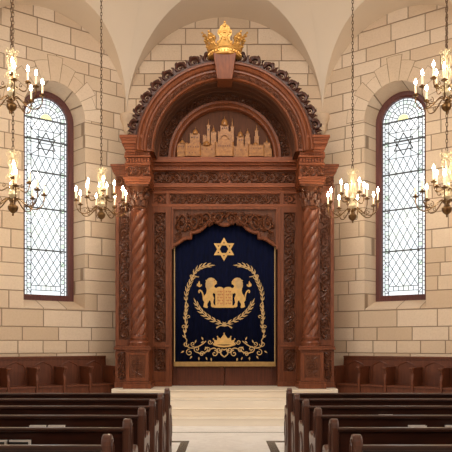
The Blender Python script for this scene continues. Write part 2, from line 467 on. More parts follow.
    line((-xw, szc), (xw, szc)); lattice(5.33, szc - 0.29, 4)
    for sx in (-1, 1):
        for sz in (-1, 1): line((sx * xw, szc + sz * 0.28), (sx * 0.12, szc + sz * 0.12))
    # arched head: rings and spokes
    for rr_ in (0.15, 0.27, hw - 0.15, hw - 0.06):
        pts = [(rr_ * math.cos(PI * i / 20), OZS + rr_ * math.sin(PI * i / 20)) for i in range(21)]
        for a, b in zip(pts[:-1], pts[1:]): line(a, b)
    for i in range(1, 14):
        a = PI * i / 14; line(((hw - 0.15) * math.cos(a), OZS + (hw - 0.15) * math.sin(a)), (hw * math.cos(a), OZS + hw * math.sin(a)))
    for i in range(1, 8):
        a = PI * i / 8; line((0.15 * math.cos(a), OZS + 0.15 * math.sin(a)), ((hw - 0.15) * math.cos(a), OZS + (hw - 0.15) * math.sin(a)))
    ld.build('lead_came', 'lead', W)
    # coloured pieces
    gy2 = gy - 0.012
    def piece(name, mat, polys):
        q = MB()
        for pl in polys: q.add([(a, gy2, b) for a, b in pl], [tuple(range(len(pl)))])
        q.build(name, mat, W)
    piece('yellow_pane', 'glass_yellow', [[(0.13 * math.cos(PI * i / 8), OZS + 0.13 * math.sin(PI * i / 8)) for i in range(9)]])
    greens = []
    for i in (0, 3, 6, 8, 11, 13):
        a0, a1 = PI * (i + 0.1) / 14, PI * (i + 0.9) / 14
        greens.append([(r * math.cos(a), OZS + r * math.sin(a)) for r, a in ((hw - 0.14, a0), (hw - 0.07, a0), (hw - 0.07, a1), (hw - 0.14, a1))])
    for k in range(9):
        for sx in (-1, 1):
            z = zb0 + 0.15 + 0.4 * k + (0.1 if sx > 0 else 0)
            greens.append([(sx * (hw - 0.14), z + 0.01), (sx * (hw - 0.07), z + 0.01), (sx * (hw - 0.07), z + 0.09), (sx * (hw - 0.14), z + 0.09)])
    piece('green_pane', 'glass_green', greens)
    tri = [(sr * 0.55 * math.cos(k * PI / 3), szc + sr * 0.55 * math.sin(k * PI / 3)) for k in range(6)]
    piece('grey_pane', 'glass_grey', [tri])
    # sky portal outside the pane: it only guides the sampling of the sky
    l = bpy.data.lights.new('sky_portal', 'AREA'); l.shape = 'RECTANGLE'; l.size = 1.24; l.size_y = 4.7; l.cycles.is_portal = True
    lo = bpy.data.objects.new('sky_portal', l); COL.objects.link(lo)
    lo.matrix_world = mt @ Matrix.Translation((wc, FD + 0.32, 4.8)) @ Matrix.Rotation(-PI / 2, 4, 'X')

# vault: lunette cells and the shallow dome between them, sharing the groins
cell = MB()
for (nm, A, B, wc) in BAYS:
    mt, h = bay_frame(A, B); D = math.sqrt(AX * AX - h * h); K = 40; J = 8; S = 14
    grid = []; dome = []
    for i in range(K + 1):
        th = PI * i / K; cx_ = -h * math.cos(th); zz = ZS + h * math.sin(th)
        s_ = D - math.sqrt(max(0, AX * AX * (1 - (h * math.sin(th) / BZ) ** 2) - cx_ ** 2))
        grid.append([mt @ Vector((cx_, -s_ * j / J + (0.02 if j == 0 else 0), zz)) for j in range(J + 1)])
        gpt = grid[-1][-1]; dx, dy = gpt.x, gpt.y - YC; rho = math.hypot(dx, dy)
        ph0 = math.asin(min(1, max(0, (gpt.z - ZS) / BZ))); col = [gpt]
        for j in range(1, S + 1):
            ph = ph0 + (PI / 2 - ph0) * j / S; r = AX * math.cos(ph); r0 = AX * math.cos(ph0)
            k_ = r / r0; col.append(Vector((dx * k_, YC + dy * k_, ZS + BZ * math.sin(ph))))
        dome.append(col)
    for g in (grid, dome):
        vs = [p for c in g for p in c]; q = len(g[0])
        cell.add(vs, [(i * q + j, (i + 1) * q + j, (i + 1) * q + j + 1, i * q + j + 1) for i in range(K) for j in range(q - 1)])
N = 40
vs = []
for i in range(N + 1):
    a = PI * i / N
    for y in (YC, -3.0): vs.append((-AX * math.cos(a), y, ZS + BZ * math.sin(a)))
cell.add(vs, [(2 * i, 2 * i + 2, 2 * i + 3, 2 * i + 1) for i in range(N)])
ceil = struct(cell.build('ceiling', 'plaster', smooth=True))

# nave walls, with window openings
def nave_wall(nm, x, sgn):
    mb = MB(); ys = [-3.0, 0.5, 1.9, 4.9, 6.3, YC]
    for i, (a, b) in enumerate(zip(ys[:-1], ys[1:])):
        if i in (1, 3):
            mb.box(x, x + sgn * 0.4, a, b, 0, 3.2); mb.box(x, x + sgn * 0.4, a, b, 6.75, ZS + 0.05)
        else: mb.box(x, x + sgn * 0.4, a, b, 0, ZS + 0.05)
    return mb.build(nm, 'ashlar_y')
m2 = M['ashlar'].copy(); m2.name = 'limestone_ashlar_side'
for nd in m2.node_tree.nodes:
    if nd.type == 'SEPXYZ': sepn = nd
for lk in list(m2.node_tree.links):
    if lk.from_node == sepn and lk.from_socket.name == 'X':
        to = lk.to_socket; m2.node_tree.links.remove(lk); m2.node_tree.links.new(sepn.outputs[1], to)
M['ashlar_y'] = m2
struct(nave_wall('wall_nave_left', -AX, -1)); struct(nave_wall('wall_nave_right', AX, 1))
for (lx, ly) in NAVE_WINDOWS:
    wins += 1; sg = 1 if lx > 0 else -1; W = bpy.data.objects.new('window_%d' % wins, None); COL.objects.link(W); struct(W)
    W.location = (sg * (AX + 0.1), ly, 3.2)
    q = MB()
    for (a, b, c, d) in ((-0.7, -0.6, 0, 3.55), (0.6, 0.7, 0, 3.55), (-0.6, 0.6, 0, 0.1), (-0.6, 0.6, 3.45, 3.55), (-0.02, 0.02, 0.1, 3.45)): q.box(-0.05, 0.05, a, b, c, d)
    for z in (0.95, 1.8, 2.65): q.box(-0.03, 0.03, -0.6, 0.6, z - 0.015, z + 0.015)
    q.build('window_frame', 'frame', W)
    q = MB(); q.box(-0.005, 0.005, -0.6, 0.6, 0.1, 3.45); q.build('pane', 'glass', W)
mb = MB(); vs = [(-AX, -3, 0), (AX, -3, 0)] + [(AX * math.cos(PI * i / 32), -3, ZS + BZ * math.sin(PI * i / 32)) for i in range(33)]
mb.add(vs, [tuple(range(len(vs)))]); struct(mb.build('wall_front', 'ashlar'))

# floor with inlaid border lines
mb = MB(); mb.box(-AX - 0.4, AX + 0.4, -3.1, 15.4, -0.1, 0); struct(mb.build('floor', 'marble'))
mb = MB()
e = 0.003
mb.box(-0.69, -0.56, 1.0, 10.44, 0, e); mb.box(0.655, 0.785, 1.0, 10.44, 0, e)
mb.box(-4.8, -0.69, 10.29, 10.44, 0, e); mb.box(0.785, 4.8, 10.29, 10.44, 0, e)
mb.box(-4.8, 4.8, 11.43, 11.47, 0, e)
struct(mb.build('floor_inlay', 'inlay'))

# chancel steps and platform
for k in range(4):
    mb = MB(); y0 = 12.3 + 0.35 * k; wx = 2.2
    mb.box(-wx, wx, y0 + 0.02, 13.9 if k == 3 else y0 + 0.40, 0.15 * k, 0.15 * k + 0.13)
    mb.box(-wx, wx, y0, 13.9 if k == 3 else y0 + 0.40, 0.15 * k + 0.125, 0.15 * (k + 1))
    if k == 3: mb.box(-2.36, 2.36, 13.7, 15.1, 0.0, 0.599)
    o = struct(mb.build('trim_%d' % (k + 1), 'step', bevel=0.008))
mb = MB(); mb.box(-2.18, 2.18, 12.7, 13.5, 0, 0.44); struct(mb.build('trim_5', 'step'))

# corbels at the vault springers
tn = 6
for sx in (-1, 1):
    mb = MB(); c = (sx * 2.24, 15.14, 0)
    mb.lathe([(0.02, 6.36), (0.08, 6.42), (0.10, 6.55), (0.15, 6.66), (0.17, 6.70), (0.17, 6.80), (0.1, 6.84)], c, 16)
    struct(mb.build('trim_%d' % tn, 'stone', smooth=True)); tn += 1

# ---------------------------------------------------------------- the ark
ARK = root('torah_ark', (0, 14.3, 0.6), 'tall carved mahogany ark with twisted columns, round arch and gold crown above the stone steps', 'ark')
AO = (0, 14.3, 0.6)
def part(mb, name, mat, parent=ARK, label=None, **kw):
    o = mb.build(name, mat, parent, off=AO, **kw)
    if label: o['label'] = label
    return o
XC = 1.83
YB = 15.06
# body behind everything: two cheeks, a head and the back
mb = MB()
for s in (-1, 1):
    mb.box(s * 1.17, s * 2.34, 14.56, YB, 0.6, 5.4)
    mb.box(s * 2.02, s * 2.34, 14.12, 14.58, 0.6, 5.15)
    mb.box(s * 1.59, s * 2.03, 14.50, 14.57, 0.6, 5.45)
mb.box(-1.2, 1.2, 14.6, YB, 4.4, 5.6)
mb.sweep_arc([(0.0, 14.61), (1.83, 14.61), (1.83, YB), (0.0, YB)], 0, 5.5, 40)
part(mb, 'cabinet_body', 'wood')
# doors
for s in (-1, 1):
    mb = MB(); mb.box(s * 0.006, s * 1.18, 14.78, 14.84, 0.6, 4.5)
    for (a, b) in ((0.02, 0.12), (1.05, 1.16)): mb.box(s * a, s * b, 14.765, 14.79, 0.6, 4.5)
    mb.box(s * 0.12, s * 1.05, 14.765, 14.79, 0.6, 0.70); mb.box(s * 0.12, s * 1.05, 14.765, 14.79, 1.02, 1.14)
    part(mb, 'door', 'wood_door', bevel=0.004)
# pedestals
for s in (-1, 1):
    mb = MB(); H_ = 0.248
    x0, x1 = s * (XC - H_), s * (XC + H_)
    mb.box(x0, x1, 13.78, 14.44, 0.6, 1.40)
    e = 0.045
    mb.box(s * (XC - H_ - e), s * (XC + H_ + e), 13.72, 14.44, 0.6, 0.70); mb.box(s * (XC - H_ - .025), s * (XC + H_ + .025), 13.75, 14.44, 0.70, 0.75)
    mb.box(s * (XC - H_ - .02), s * (XC + H_ + .02), 13.76, 14.44, 1.37, 1.41); mb.box(s * (XC - H_ - e), s * (XC + H_ + e), 13.72, 14.44, 1.41, 1.455); mb.box(s * (XC - H_ - .03), s * (XC + H_ + .03), 13.735, 14.44, 1.455, 1.49)
    # wing of the pedestal
    mb.box(s * 2.0, s * 2.36, 14.06, YB, 0.6, 0.72); mb.box(s * 2.0, s * 2.345, 14.09, YB, 0.72, 1.40)
    mb.box(s * 2.0, s * 2.37, 14.05, YB, 1.41, 1.455); mb.box(s * 2.0, s * 2.355, 14.07, YB, 1.455, 1.49)
    # raised frame of the front panel
    for (a, b, c, d) in ((XC - .235, XC - .165, .76, 1.36), (XC + .165, XC + .235, .76, 1.36), (XC - .165, XC + .165, .76, .83), (XC - .165, XC + .165, 1.30, 1.36)):
        mb.box(s * a, s * b, 13.755, 13.79, c, d)
    P = part(mb, 'pedestal', 'wood', bevel=0.006)
    mb = MB(); c = (s * XC, 1.065)
    mb.box(c[0] - .165, c[0] + .165, 13.772, 13.79, .83, 1.30)
    y = 13.768
    for a in range(2):
        tri = [(c[0] + 0.115 * math.cos(PI / 2 + a * PI + k * 2 * PI / 3), y, c[1] + 0.115 * math.sin(PI / 2 + a * PI + k * 2 * PI / 3)) for k in range(3)]
        mb.tube(tri, 0.011, 5, closed=True)
    mb.tube([(c[0] + .13 * math.cos(k * PI / 8), y, c[1] + .13 * math.sin(k * PI / 8)) for k in range(16)], 0.008, 5, closed=True)
    for sz in (-1, 1):
        mb.tube([(c[0], y, c[1] + sz * .12), (c[0], y, c[1] + sz * .21)], 0.010, 5)
        for sx in (-1, 1): mb.tube([(c[0], y, c[1] + sz * .13), (c[0] + sx * .05, y, c[1] + sz * .16), (c[0] + sx * .10, y, c[1] + sz * .19), (c[0] + sx * .13, y, c[1] + sz * .15)], [.006, .013, .012, .004], 5)
    mb.lathe([(0.001, 0.0), (0.025, 0.004), (0.03, 0.012)], (c[0], y - .01, c[1]), 10)
    part(mb, 'star_panel', 'wood_carved', P)
# column: base, twisted shaft, capital
def twist(a, z): return 1 + 0.18 * (abs(math.cos(2 * a - PI * z / 0.28)) ** 0.8 * 2 - 1)
for s in (-1, 1):
    cc = (s * XC, 14.02, 0)
    B_ = MB(); B_.lathe([(0.21, 1.49), (0.21, 1.53), (0.215, 1.56), (0.20, 1.59), (0.17, 1.61), (0.185, 1.64), (0.19, 1.67), (0.17, 1.69), (0.165, 1.73)], cc, 28)
    B = part(B_, 'column_base', 'wood_column', smooth=True)
    S_ = MB(); nz = 150
    S_.lathe([(0.150, 1.72 + (4.42 - 1.72) * i / nz) for i in range(nz + 1)], cc, 64, wob=twist)
    part(S_, 'column_shaft', 'wood_column', smooth=True)
    C_ = MB(); C_.lathe([(0.165, 4.38), (0.185, 4.41), (0.165, 4.44), (0.15, 4.46), (0.15, 4.70), (0.20, 4.82), (0.24, 4.85)], cc, 24)
    for rowz, rr_, hh, nn, sh in ((4.45, 0.155, 0.20, 8, 0), (4.56, 0.16, 0.22, 8, 0.5)):
        for k in range(nn):
            a = (k + sh) * 2 * PI / nn; ca, sa = math.cos(a), math.sin(a)
            for da, wd in ((-0.2, 0.018), (0, 0.03), (0.2, 0.018)):
                pts = []
                for q in range(6):
                    t = q / 5; r = rr_ + 0.012 + 0.07 * t ** 2.5; z = rowz + hh * (t if t < 0.9 else 0.86)
                    pts.append((cc[0] + r * math.cos(a + da * (1 - t * .3)), cc[1] + r * math.sin(a + da * (1 - t * .3)), z))
                C_.tube(pts, [wd, wd * 1.2, wd * 1.2, wd, wd * .8, wd * .3], 5)
    for k in range(4):
        a = PI / 4 + k * PI / 2; pts = []
        for q in range(14):
            th = q / 13 * 2.6 * PI; r = 0.055 * (1 - q / 15)
            pts.append((cc[0] + (0.245 + r * math.cos(PI / 2 + th) * 1.0) * math.cos(a), cc[1] + (0.245 + r * math.cos(PI / 2 + th)) * math.sin(a), 4.79 + r * math.sin(PI / 2 + th)))
        C_.tube(pts, 0.016, 5)
    C_.box(cc[0] - .235, cc[0] + .235, 13.785, 14.26, 4.85, 4.885)
    part(C_, 'capital', 'wood_carved', smooth=True)
# entablature blocks over the columns
for s in (-1, 1):
    mb = MB(); a, b = XC - .26, XC + .25
    mb.box(s * a, s * b, 13.76, 14.60, 4.885, 4.93); mb.box(s * (a - .02), s * (b + .02), 13.74, 14.6, 4.93, 4.98); mb.box(s * (a - .035), s * (b + .035), 13.72, 14.6, 4.98, 5.03)
    mb.box(s * a, s * b, 13.80, 14.6, 5.03, 5.285)
    mb.box(s * (a - .015), s * (b + .015), 13.76, 14.6, 5.285, 5.33)
    mb.box(s * a, s * b, 13.80, 14.6, 5.33, 5.45)
    for k in range(8):
        x = a + 0.012 + k * (b - a - .02) / 8; mb.box(s * x, s * (x + .036), 13.755, 13.81, 5.345, 5.42)
    mb.box(s * (a - .02), s * (b + .02), 13.74, 14.6, 5.44, 5.48); mb.box(s * a, s * (b + .015), 13.76, 14.6, 5.48, 5.55)
    for k in range(12):
        x = a + 0.01 + k * (b - a - .02) / 12; mb.box(s * x, s * (x + .02), 13.735, 13.78, 5.49, 5.53)
    # stepped cornice, outer side only (the arch springs on the inner side)
    for k, (e, z0, z1) in enumerate(((.02, 5.55, 5.60), (.045, 5.60, 5.66), (.06, 5.66, 5.70), (.09, 5.70, 5.77), (.11, 5.77, 5.81), (.13, 5.81, 5.87))):
        mb.box(s * 1.70, s * (b + e - .03), 13.75 - e, 14.6, z0, z1)
    E = part(mb, 'entablature_block', 'wood_hor', bevel=0.004)
    mb = MB(); carve_h(mb, s * XC - .24, s * XC + .24, 13.80, 5.045, 5.27); part(mb, 'carved_frieze', 'wood_carved', E, smooth=True)
    # wing: cornice, frieze, carved panel
    mb = MB()
    for (e, z0, z1) in ((.0, 4.85, 4.88), (.015, 4.88, 4.92), (.0, 5.14, 5.17), (.02, 5.17, 5.21), (.045, 5.21, 5.27), (.07, 5.27, 5.32), (.09, 5.32, 5.37)):
        mb.box(s * 1.98, s * (2.345 + e), 14.10 - e, YB if e < .01 else 15.0, z0, z1)
    for (a_, b_, c_, d_) in ((2.0, 2.04, 1.5, 4.85), (2.265, 2.34, 1.5, 4.85), (2.04, 2.265, 4.56, 4.85), (2.04, 2.265, 1.5, 1.62)):
        mb.box(s * a_, s * b_, 14.085, 14.13, c_, d_)
    Wg = part(mb, 'side_wing', 'wood', bevel=0.003)
    mb = MB(); x0, x1 = sorted((s * 2.04, s * 2.265)); carve_v(mb, x0, x1, 14.115, 1.63, 4.55, 1.1)
    x0, x1 = sorted((s * 2.03, s * 2.33)); carve_h(mb, x0, x1, 14.115, 4.93, 5.13)
    carve_v(mb, s * 2.21 - .09, s * 2.21 + .09, 14.09, .78, 1.36)
    part(mb, 'carved_panel', 'wood_carved', Wg, smooth=True)
# inner pilasters beside the curtain
for s in (-1, 1):
    mb = MB()
    for (a_, b_, c_, d_) in ((1.565, 1.60, .6, 4.89), (1.17, 1.30, .6, 4.56), (1.30, 1.565, 4.43, 4.60), (1.30, 1.565, 1.42, 1.57), (1.30, 1.565, .6, .93), (1.22, 1.30, 4.56, 4.89), (1.30, 1.565, 4.85, 4.89)):
        mb.box(s * a_, s * b_, 14.50, 14.58, c_, d_)
    mb.box(s * 1.18, s * 1.60, 14.47, 14.58, 1.47, 1.52); mb.box(s * 1.165, s * 1.60, 14.46, 14.6, .6, .70)
    mb.box(s * 1.195, s * 1.225, 14.485, 14.58, .7, 4.5)
    Pl = part(mb, 'pilaster', 'wood', bevel=0.004)
    mb = MB(); x0, x1 = sorted((s * 1.31, s * 1.555))
    carve_v(mb, x0, x1, 14.555, 1.58, 4.42, 1.0); carve_v(mb, x0, x1, 14.555, .94, 1.41, 1.0); carve_h(mb, x0, x1, 14.555, 4.62, 4.84)
    part(mb, 'carved_panel', 'wood_carved', Pl, smooth=True)
# central lintel: ledge, friezes
mb = MB()
for (y, z0, z1) in ((14.36, 5.56, 5.62), (14.33, 5.50, 5.56), (14.40, 5.45, 5.50), (14.46, 5.38, 5.45), (14.44, 5.35, 5.38), (14.46, 5.03, 5.07), (14.42, 4.97, 5.03), (14.46, 4.93, 4.97), (14.49, 4.885, 4.93), (14.496, 4.85, 4.887), (14.496, 4.562, 4.62)):
    mb.box(-1.60, 1.60, y, 14.62, z0, z1)
for k in range(64):
    x = -1.58 + k * 3.16 / 64; mb.box(x, x + .025, 14.455, 14.48, 5.39, 5.43)
mb.box(-1.60, 1.60, 14.55, 14.62, 4.56, 5.40)
Lt = part(mb, 'lintel', 'wood_hor', bevel=0.004)
mb = MB(); carve_h(mb, -1.56, -0.12, 14.545, 5.08, 5.335); carve_h(mb, 0.12, 1.56, 14.545, 5.08, 5.335)
mb.tube([(0.10 * math.cos(k * PI / 8), 14.54, 5.21 + .10 * math.sin(k * PI / 8)) for k in range(16)], .014, 5, closed=True)
for k in range(8): mb.tube([(0, 14.535, 5.21), (.04 * math.cos(k * PI / 4), 14.53, 5.21 + .04 * math.sin(k * PI / 4)), (.08 * math.cos(k * PI / 4), 14.54, 5.21 + .08 * math.sin(k * PI / 4))], [.008, .018, .004], 5)
part(mb, 'carved_frieze', 'wood_carved', Lt, smooth=True)
mb = MB(); carve_h(mb, -1.2, 0, 14.545, 4.63, 4.84); carve_h(mb, 0, 1.2, 14.545, 4.63, 4.84); part(mb, 'carved_frieze', 'wood_carved', Lt, smooth=True)
# scalloped valance over the curtain
dv = 14.50
edge = [(169.8, 247.4), (175, 246), (179, 243.5), (183, 240.5), (187, 239.3), (190.5, 239.4), (190.3, 236), (190.6, 233.8), (195, 233.6), (199, 232.2), (202.5, 229.8), (205, 227), (208, 224), (211.5, 222.2), (215, 221.8), (217.5, 222.8), (219.5, 224.8), (222, 226), (224.7, 226.3)]
E1 = [(PX(x, dv), PZ(y, dv)) for x, y in edge]; E1[0] = (-1.19, E1[0][1])
full = E1 + [(-x, z) for x, z in E1[::-1][1:]]
mb = MB()
for a, b in zip(full[:-1], full[1:]):
    if abs(a[0] - b[0]) < 1e-4: continue
    mb.add([(a[0], 14.55, a[1]), (b[0], 14.55, b[1]), (b[0], 14.55, 4.57), (a[0], 14.55, 4.57), (a[0], 14.59, a[1]), (b[0], 14.59, b[1]), (b[0], 14.59, 4.57), (a[0], 14.59, 4.57)], [(0, 1, 2, 3), (7, 6, 5, 4), (0, 4, 5, 1)])
V = part(mb, 'valance', 'wood_carved')
mb = MB(); mb.tube([(x, 14.535, z + .035) for x, z in full], 0.042, 6, 0.7, normal=(0, -1, 0))
mb.tube([(x, 14.52, z + .06) for x, z in full], 0.012, 5)
mb.box(-1.165, 1.165, 14.49, 14.57, 4.50, 4.559)
for s in (-1, 1): mb.box(s * 1.13, s * 1.166, 14.492, 14.57, 3.62, 4.555)
part(mb, 'valance_moulding', 'wood', V, smooth=True)
mb = MB()
for s in (-1, 1):
    def fm(s_, t, s=s):  # scrolls run from the corner to the middle, shrinking with the valance
        x = -1.08 + s_; q = min(1, s_ / 1.05); zc_ = 4.17 + 0.17 * q; hh = 1.0 - 0.45 * q
        return (-s * x if s > 0 else x, 14.54, zc_ + t * hh)
    carve(mb, 1.05, 0.46, fm, k=0.62)
    carve_v(mb, s * 1.02 - .08, s * 1.02 + .08, 14.54, 3.80, 4.0)
mb.lathe([(0.0, 0), (0.05, .01), (.06, .03)], (0, 14.54, 4.36), 12)
part(mb, 'carved_scrollwork', 'wood_carved', V, smooth=True)
# great arch
ZA = 5.56
mb = MB()
mb.sweep_arc([(1.845, YB - .3), (1.845, 13.64), (1.815, 13.60), (1.785, 13.60), (1.77, 13.64), (1.73, 13.62), (1.70, 13.64), (1.685, 13.69), (1.65, 13.69), (1.635, 13.67), (1.62, 13.70), (1.54, 13.72), (1.53, 13.69), (1.50, 13.71), (1.485, 13.75), (1.485, 14.62), (1.7, YB - .3)], 0, ZA, 64)
A = part(mb, 'great_arch', 'wood', smooth=True)
mb = MB(); carve_arc(mb, 1.53, 1.63, 13.70, ZA, 0.03, PI - 0.03, 1.0); part(mb, 'carved_band', 'wood_carved', A, smooth=True)
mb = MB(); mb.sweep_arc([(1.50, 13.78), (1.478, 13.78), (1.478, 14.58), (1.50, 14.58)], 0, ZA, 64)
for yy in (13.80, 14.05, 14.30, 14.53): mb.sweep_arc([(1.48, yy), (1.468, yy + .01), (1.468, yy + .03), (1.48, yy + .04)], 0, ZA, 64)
part(mb, 'arch_soffit', 'wood_ground', A, label='darker inner face under the arch', smooth=True)  # inner face of the arch coloured darker than its mouldings
# inner archivolt and tympanum
ZI = 5.63
mb = MB()
mb.sweep_arc([(1.50, 14.60), (1.50, 14.47), (1.475, 14.45), (1.45, 14.47), (1.45, 14.60)], 0, ZI, 56)
mb.sweep_arc([(1.26, 14.60), (1.26, 14.44), (1.235, 14.40), (1.18, 14.40), (1.165, 14.43), (1.12, 14.41), (1.09, 14.42), (1.07, 14.48), (1.07, 14.60)], 0, ZI, 56)
I = part(mb, 'inner_arch', 'wood', smooth=True)
mb = MB(); mb.sweep_arc([(1.24, 14.60), (1.24, 14.51), (1.46, 14.51), (1.46, 14.60)], 0, ZI, 56); carve_arc(mb, 1.265, 1.445, 14.50, ZI, 0.04, PI / 2); carve_arc(mb, 1.265, 1.445, 14.50, ZI, PI / 2, PI - 0.04)
part(mb, 'carved_band', 'wood_carved', I, smooth=True)
mb = MB(); mb.sweep_arc([(0.0, 14.62), (0.0, 14.56), (1.08, 14.56), (1.08, 14.62)], 0, ZI, 48)
mb.box(-1.05, 1.05, 14.50, 14.58, ZI - 0.02, ZI + .035)
T = part(mb, 'tympanum', 'wood_ground')
# city relief
mb = MB(); dr = 14.5
def cx_(a): return PX(170 + a / 4.11, dr)
def cz_(a): return PZ(105 + a / 4.11, dr)
base = ZI + .03
nb = [0]
def bld(x0, x1, yt, d, cren=True):
    nb[0] += 1; d += .0012 * nb[0] % .03
    xa, xb, zt = cx_(x0), cx_(x1), cz_(yt)
    mb.box(xa, xb, 14.565 - d, 14.57, base, zt)
    for zz in (.35, .7):
        if zt - base > .15: mb.box(xa - .003, xb + .003, 14.561 - d, 14.57, base + (zt - base) * zz, base + (zt - base) * zz + .006)
    if cren:
        n = max(2, int((xb - xa) / .035))
        for k in range(n):
            mb.box(xa + (xb - xa) * k / n, xa + (xb - xa) * (k + .6) / n, 14.56 - d, 14.58 - d, zt, zt + .018)
    else: mb.box(xa - .008, xb + .008, 14.558 - d, 14.57, zt - .012, zt)
def dome_(xc, yb_, yt, d, wd=None, tip=True):
    x, z0, z1 = cx_(xc), cz_(yb_), cz_(yt); r = wd if wd else (z1 - z0)
    hgt = z1 - z0
    mb.lathe([(r * 1.06, 0), (r * 1.06, .008), (r, .01), (r * 1.0, hgt * .35), (r * .8, hgt * .65), (r * .42, hgt * .9), (0.004, hgt)] + ([(0.004, hgt + .05)] if tip else []), (x, 14.56 - d * .6, z0), 14)
slits = []
def slit(xc, yc, d, w=.007, h=.02): slits.append((cx_(xc), cz_(yc), 14.564 - d, w, h))
bld(82, 122, 118, .05); dome_(104, 118, 97, .05, .06); bld(152, 164, 82, .05, False); dome_(158, 82, 66, .05, .016)
bld(135, 150, 125, .04); bld(168, 190, 112, .05); dome_(179, 110, 92, .05, .035)
bld(208, 240, 84, .07, False); dome_(224, 84, 55, .08, .075); bld(197, 252, 112, .07)
mb.sweep_arc([(.075, 14.46), (.10, 14.46), (.10, 14.52), (.075, 14.52)], cx_(224), cz_(140), 14)
bld(250, 262, 88, .05, False); dome_(256, 88, 62, .05, .018)
bld(275, 302, 130, .06, False); dome_(289, 130, 108, .06, .06)
bld(308, 330, 134, .06); bld(312, 326, 118, .06, False); dome_(319, 118, 104, .06, .032)
bld(350, 362, 105, .05, False); dome_(356, 105, 90, .05, .018); bld(347, 365, 128, .05, False)
bld(385, 412, 158, .05); dome_(398, 157, 145, .05, .03)
def tower(xc, yt, d, r):
    x, zt = cx_(xc), cz_(yt)
    mb.lathe([(r, 0), (r * .94, zt - base - .02), (r * 1.12, zt - base - .012), (r * 1.12, zt - base), (0.001, zt - base)], (x, 14.565 - d, base), 12)
bld(30, 66, 160, .07); dome_(50, 159, 144, .07, .055); bld(65, 122, 164, .12); bld(122, 190, 168, .05); dome_(151, 167, 146, .07, .075, False)
bld(190, 256, 160, .12); bld(258, 325, 172, .05); bld(325, 382, 170, .11); dome_(352, 168, 153, .1, .055); bld(380, 418, 182, .06)
for (xc, yt, d, r) in ((66, 158, .10, .028), (122, 160, .10, .026), (191, 155, .10, .030), (256, 155, .10, .030), (326, 164, .09, .026), (383, 166, .08, .026), (280, 164, .04, .024), (302, 160, .04, .024), (170, 160, .04, .022), (140, 155, .04, .022)): tower(xc, yt, d, r)
R_ = part(mb, 'city_relief', 'wood_gold', T, label='golden carved skyline of domes, towers and walls', bevel=0.0)
for (xc, yc, d) in [(76 + 10 * k, 176, .12) for k in range(5)] + [(80 + 12 * k, 200, .12) for k in range(3)] + [(200 + 9 * k, 172, .12) for k in range(6)] + [(333 + 10 * k, 182, .11) for k in range(5)] + [(36 + 10 * k, 172, .07) for k in range(3)] + [(90, 132, .05), (100, 132, .05), (112, 132, .05), (285, 145, .06), (293, 145, .06), (158, 100, .05), (216, 95, .07), (224, 95, .07), (232, 95, .07), (133, 182, .05), (151, 182, .05), (172, 182, .05), (268, 185, .05), (291, 185, .05), (312, 185, .05)]:
    x, z = cx_(xc), cz_(yc); mb = MB(); mb.box(x - .010, x + .010, 14.54 - d, 14.57 - d, z - .015, z + .015); part(mb, 'relief_window', 'wood_carved', T)
x, z = cx_(224), cz_(205); mb = MB()
mb.box(x - .04, x + .04, 14.448, 14.46, base, base + .07)
part(mb, 'relief_gate', 'wood_carved', T)
# keystone
mb = MB(); mb.add([(-.235, 13.46, 7.50), (.235, 13.46, 7.50), (.235, 14.0, 7.50), (-.235, 14.0, 7.50), (-.155, 13.54, 6.99), (.155, 13.54, 6.99), (.155, 14.0, 6.99), (-.155, 14.0, 6.99)],
       [(0, 1, 2, 3), (7, 6, 5, 4), (0, 4, 5, 1), (1, 5, 6, 2), (2, 6, 7, 3), (3, 7, 4, 0)])
part(mb, 'keystone', 'wood', bevel=0.01)
# crest of running scrolls on the arch
mb = MB()
mb.sweep_arc([(1.84, 13.72), (1.90, 13.72), (1.90, 13.86), (1.84, 13.86)], 0, ZA, 60, 0.06, PI - .06)
for s in (-1, 1):
    nsc = 9
    for k in range(nsc):
        t = k / (nsc - 1); ang = math.radians(80 - 73 * t); size = 0.138 - 0.016 * t; rc = 1.965
        cx0, cz0 = rc * math.cos(ang), ZA + rc * math.sin(ang)
        tx, tz = math.sin(ang), -math.cos(ang)
        nx, nz = math.cos(ang), math.sin(ang)
        def cm(ux, uz, y=13.77): return (s * (cx0 + tx * ux + nx * uz), y, cz0 + tz * ux + nz * uz)
        pts = []; rr = []
        for j in range(24):
            th = j / 23 * 2.3 * PI; r = size * (.88 - .66 * j / 23); a = PI * 1.12 - th
            pts.append(cm(r * math.cos(a), r * math.sin(a))); rr.append(.044 - .016 * j / 23)
        mb.tube(pts, rr, 7, 1.7, normal=(0, -1, 0))
        mb.lathe([(0, -.03), (.025, -.015), (.03, 0), (.025, .015), (0, .03)], cm(0, 0, 13.74), 8)
        # stem leaving the scroll and running under the next one
        mb.tube([cm(-size * .9, -size * .2), cm(-size * 1.25, -size * .55), cm(-size * 1.9, -size * .45)], [.042, .04, .02], 6, 1.5, normal=(0, -1, 0))
        # leaf tips beyond the scroll and in the gap between scrolls
        for a, l_ in ((PI * .78, .035), (PI * .40, .03)):
            q0, q1 = size * .85, size * .95 + l_
            mb.tube([cm(q0 * math.cos(a), q0 * math.sin(a)), cm((q0 + q1) / 2 * math.cos(a + .1), (q0 + q1) / 2 * math.sin(a + .1)), cm(q1 * math.cos(a + .3), q1 * math.sin(a + .3))], [.04, .034, .012], 5)
        mb.tube([cm(size * .9, -size * .6), cm(size * 1.05, 0), cm(size * .95, size * .6), cm(size * 1.2, size * .85)], [.03, .036, .028, .008], 5)
part(mb, 'scroll_crest', 'wood_crest', label='dark pierced scroll cresting', smooth=True)
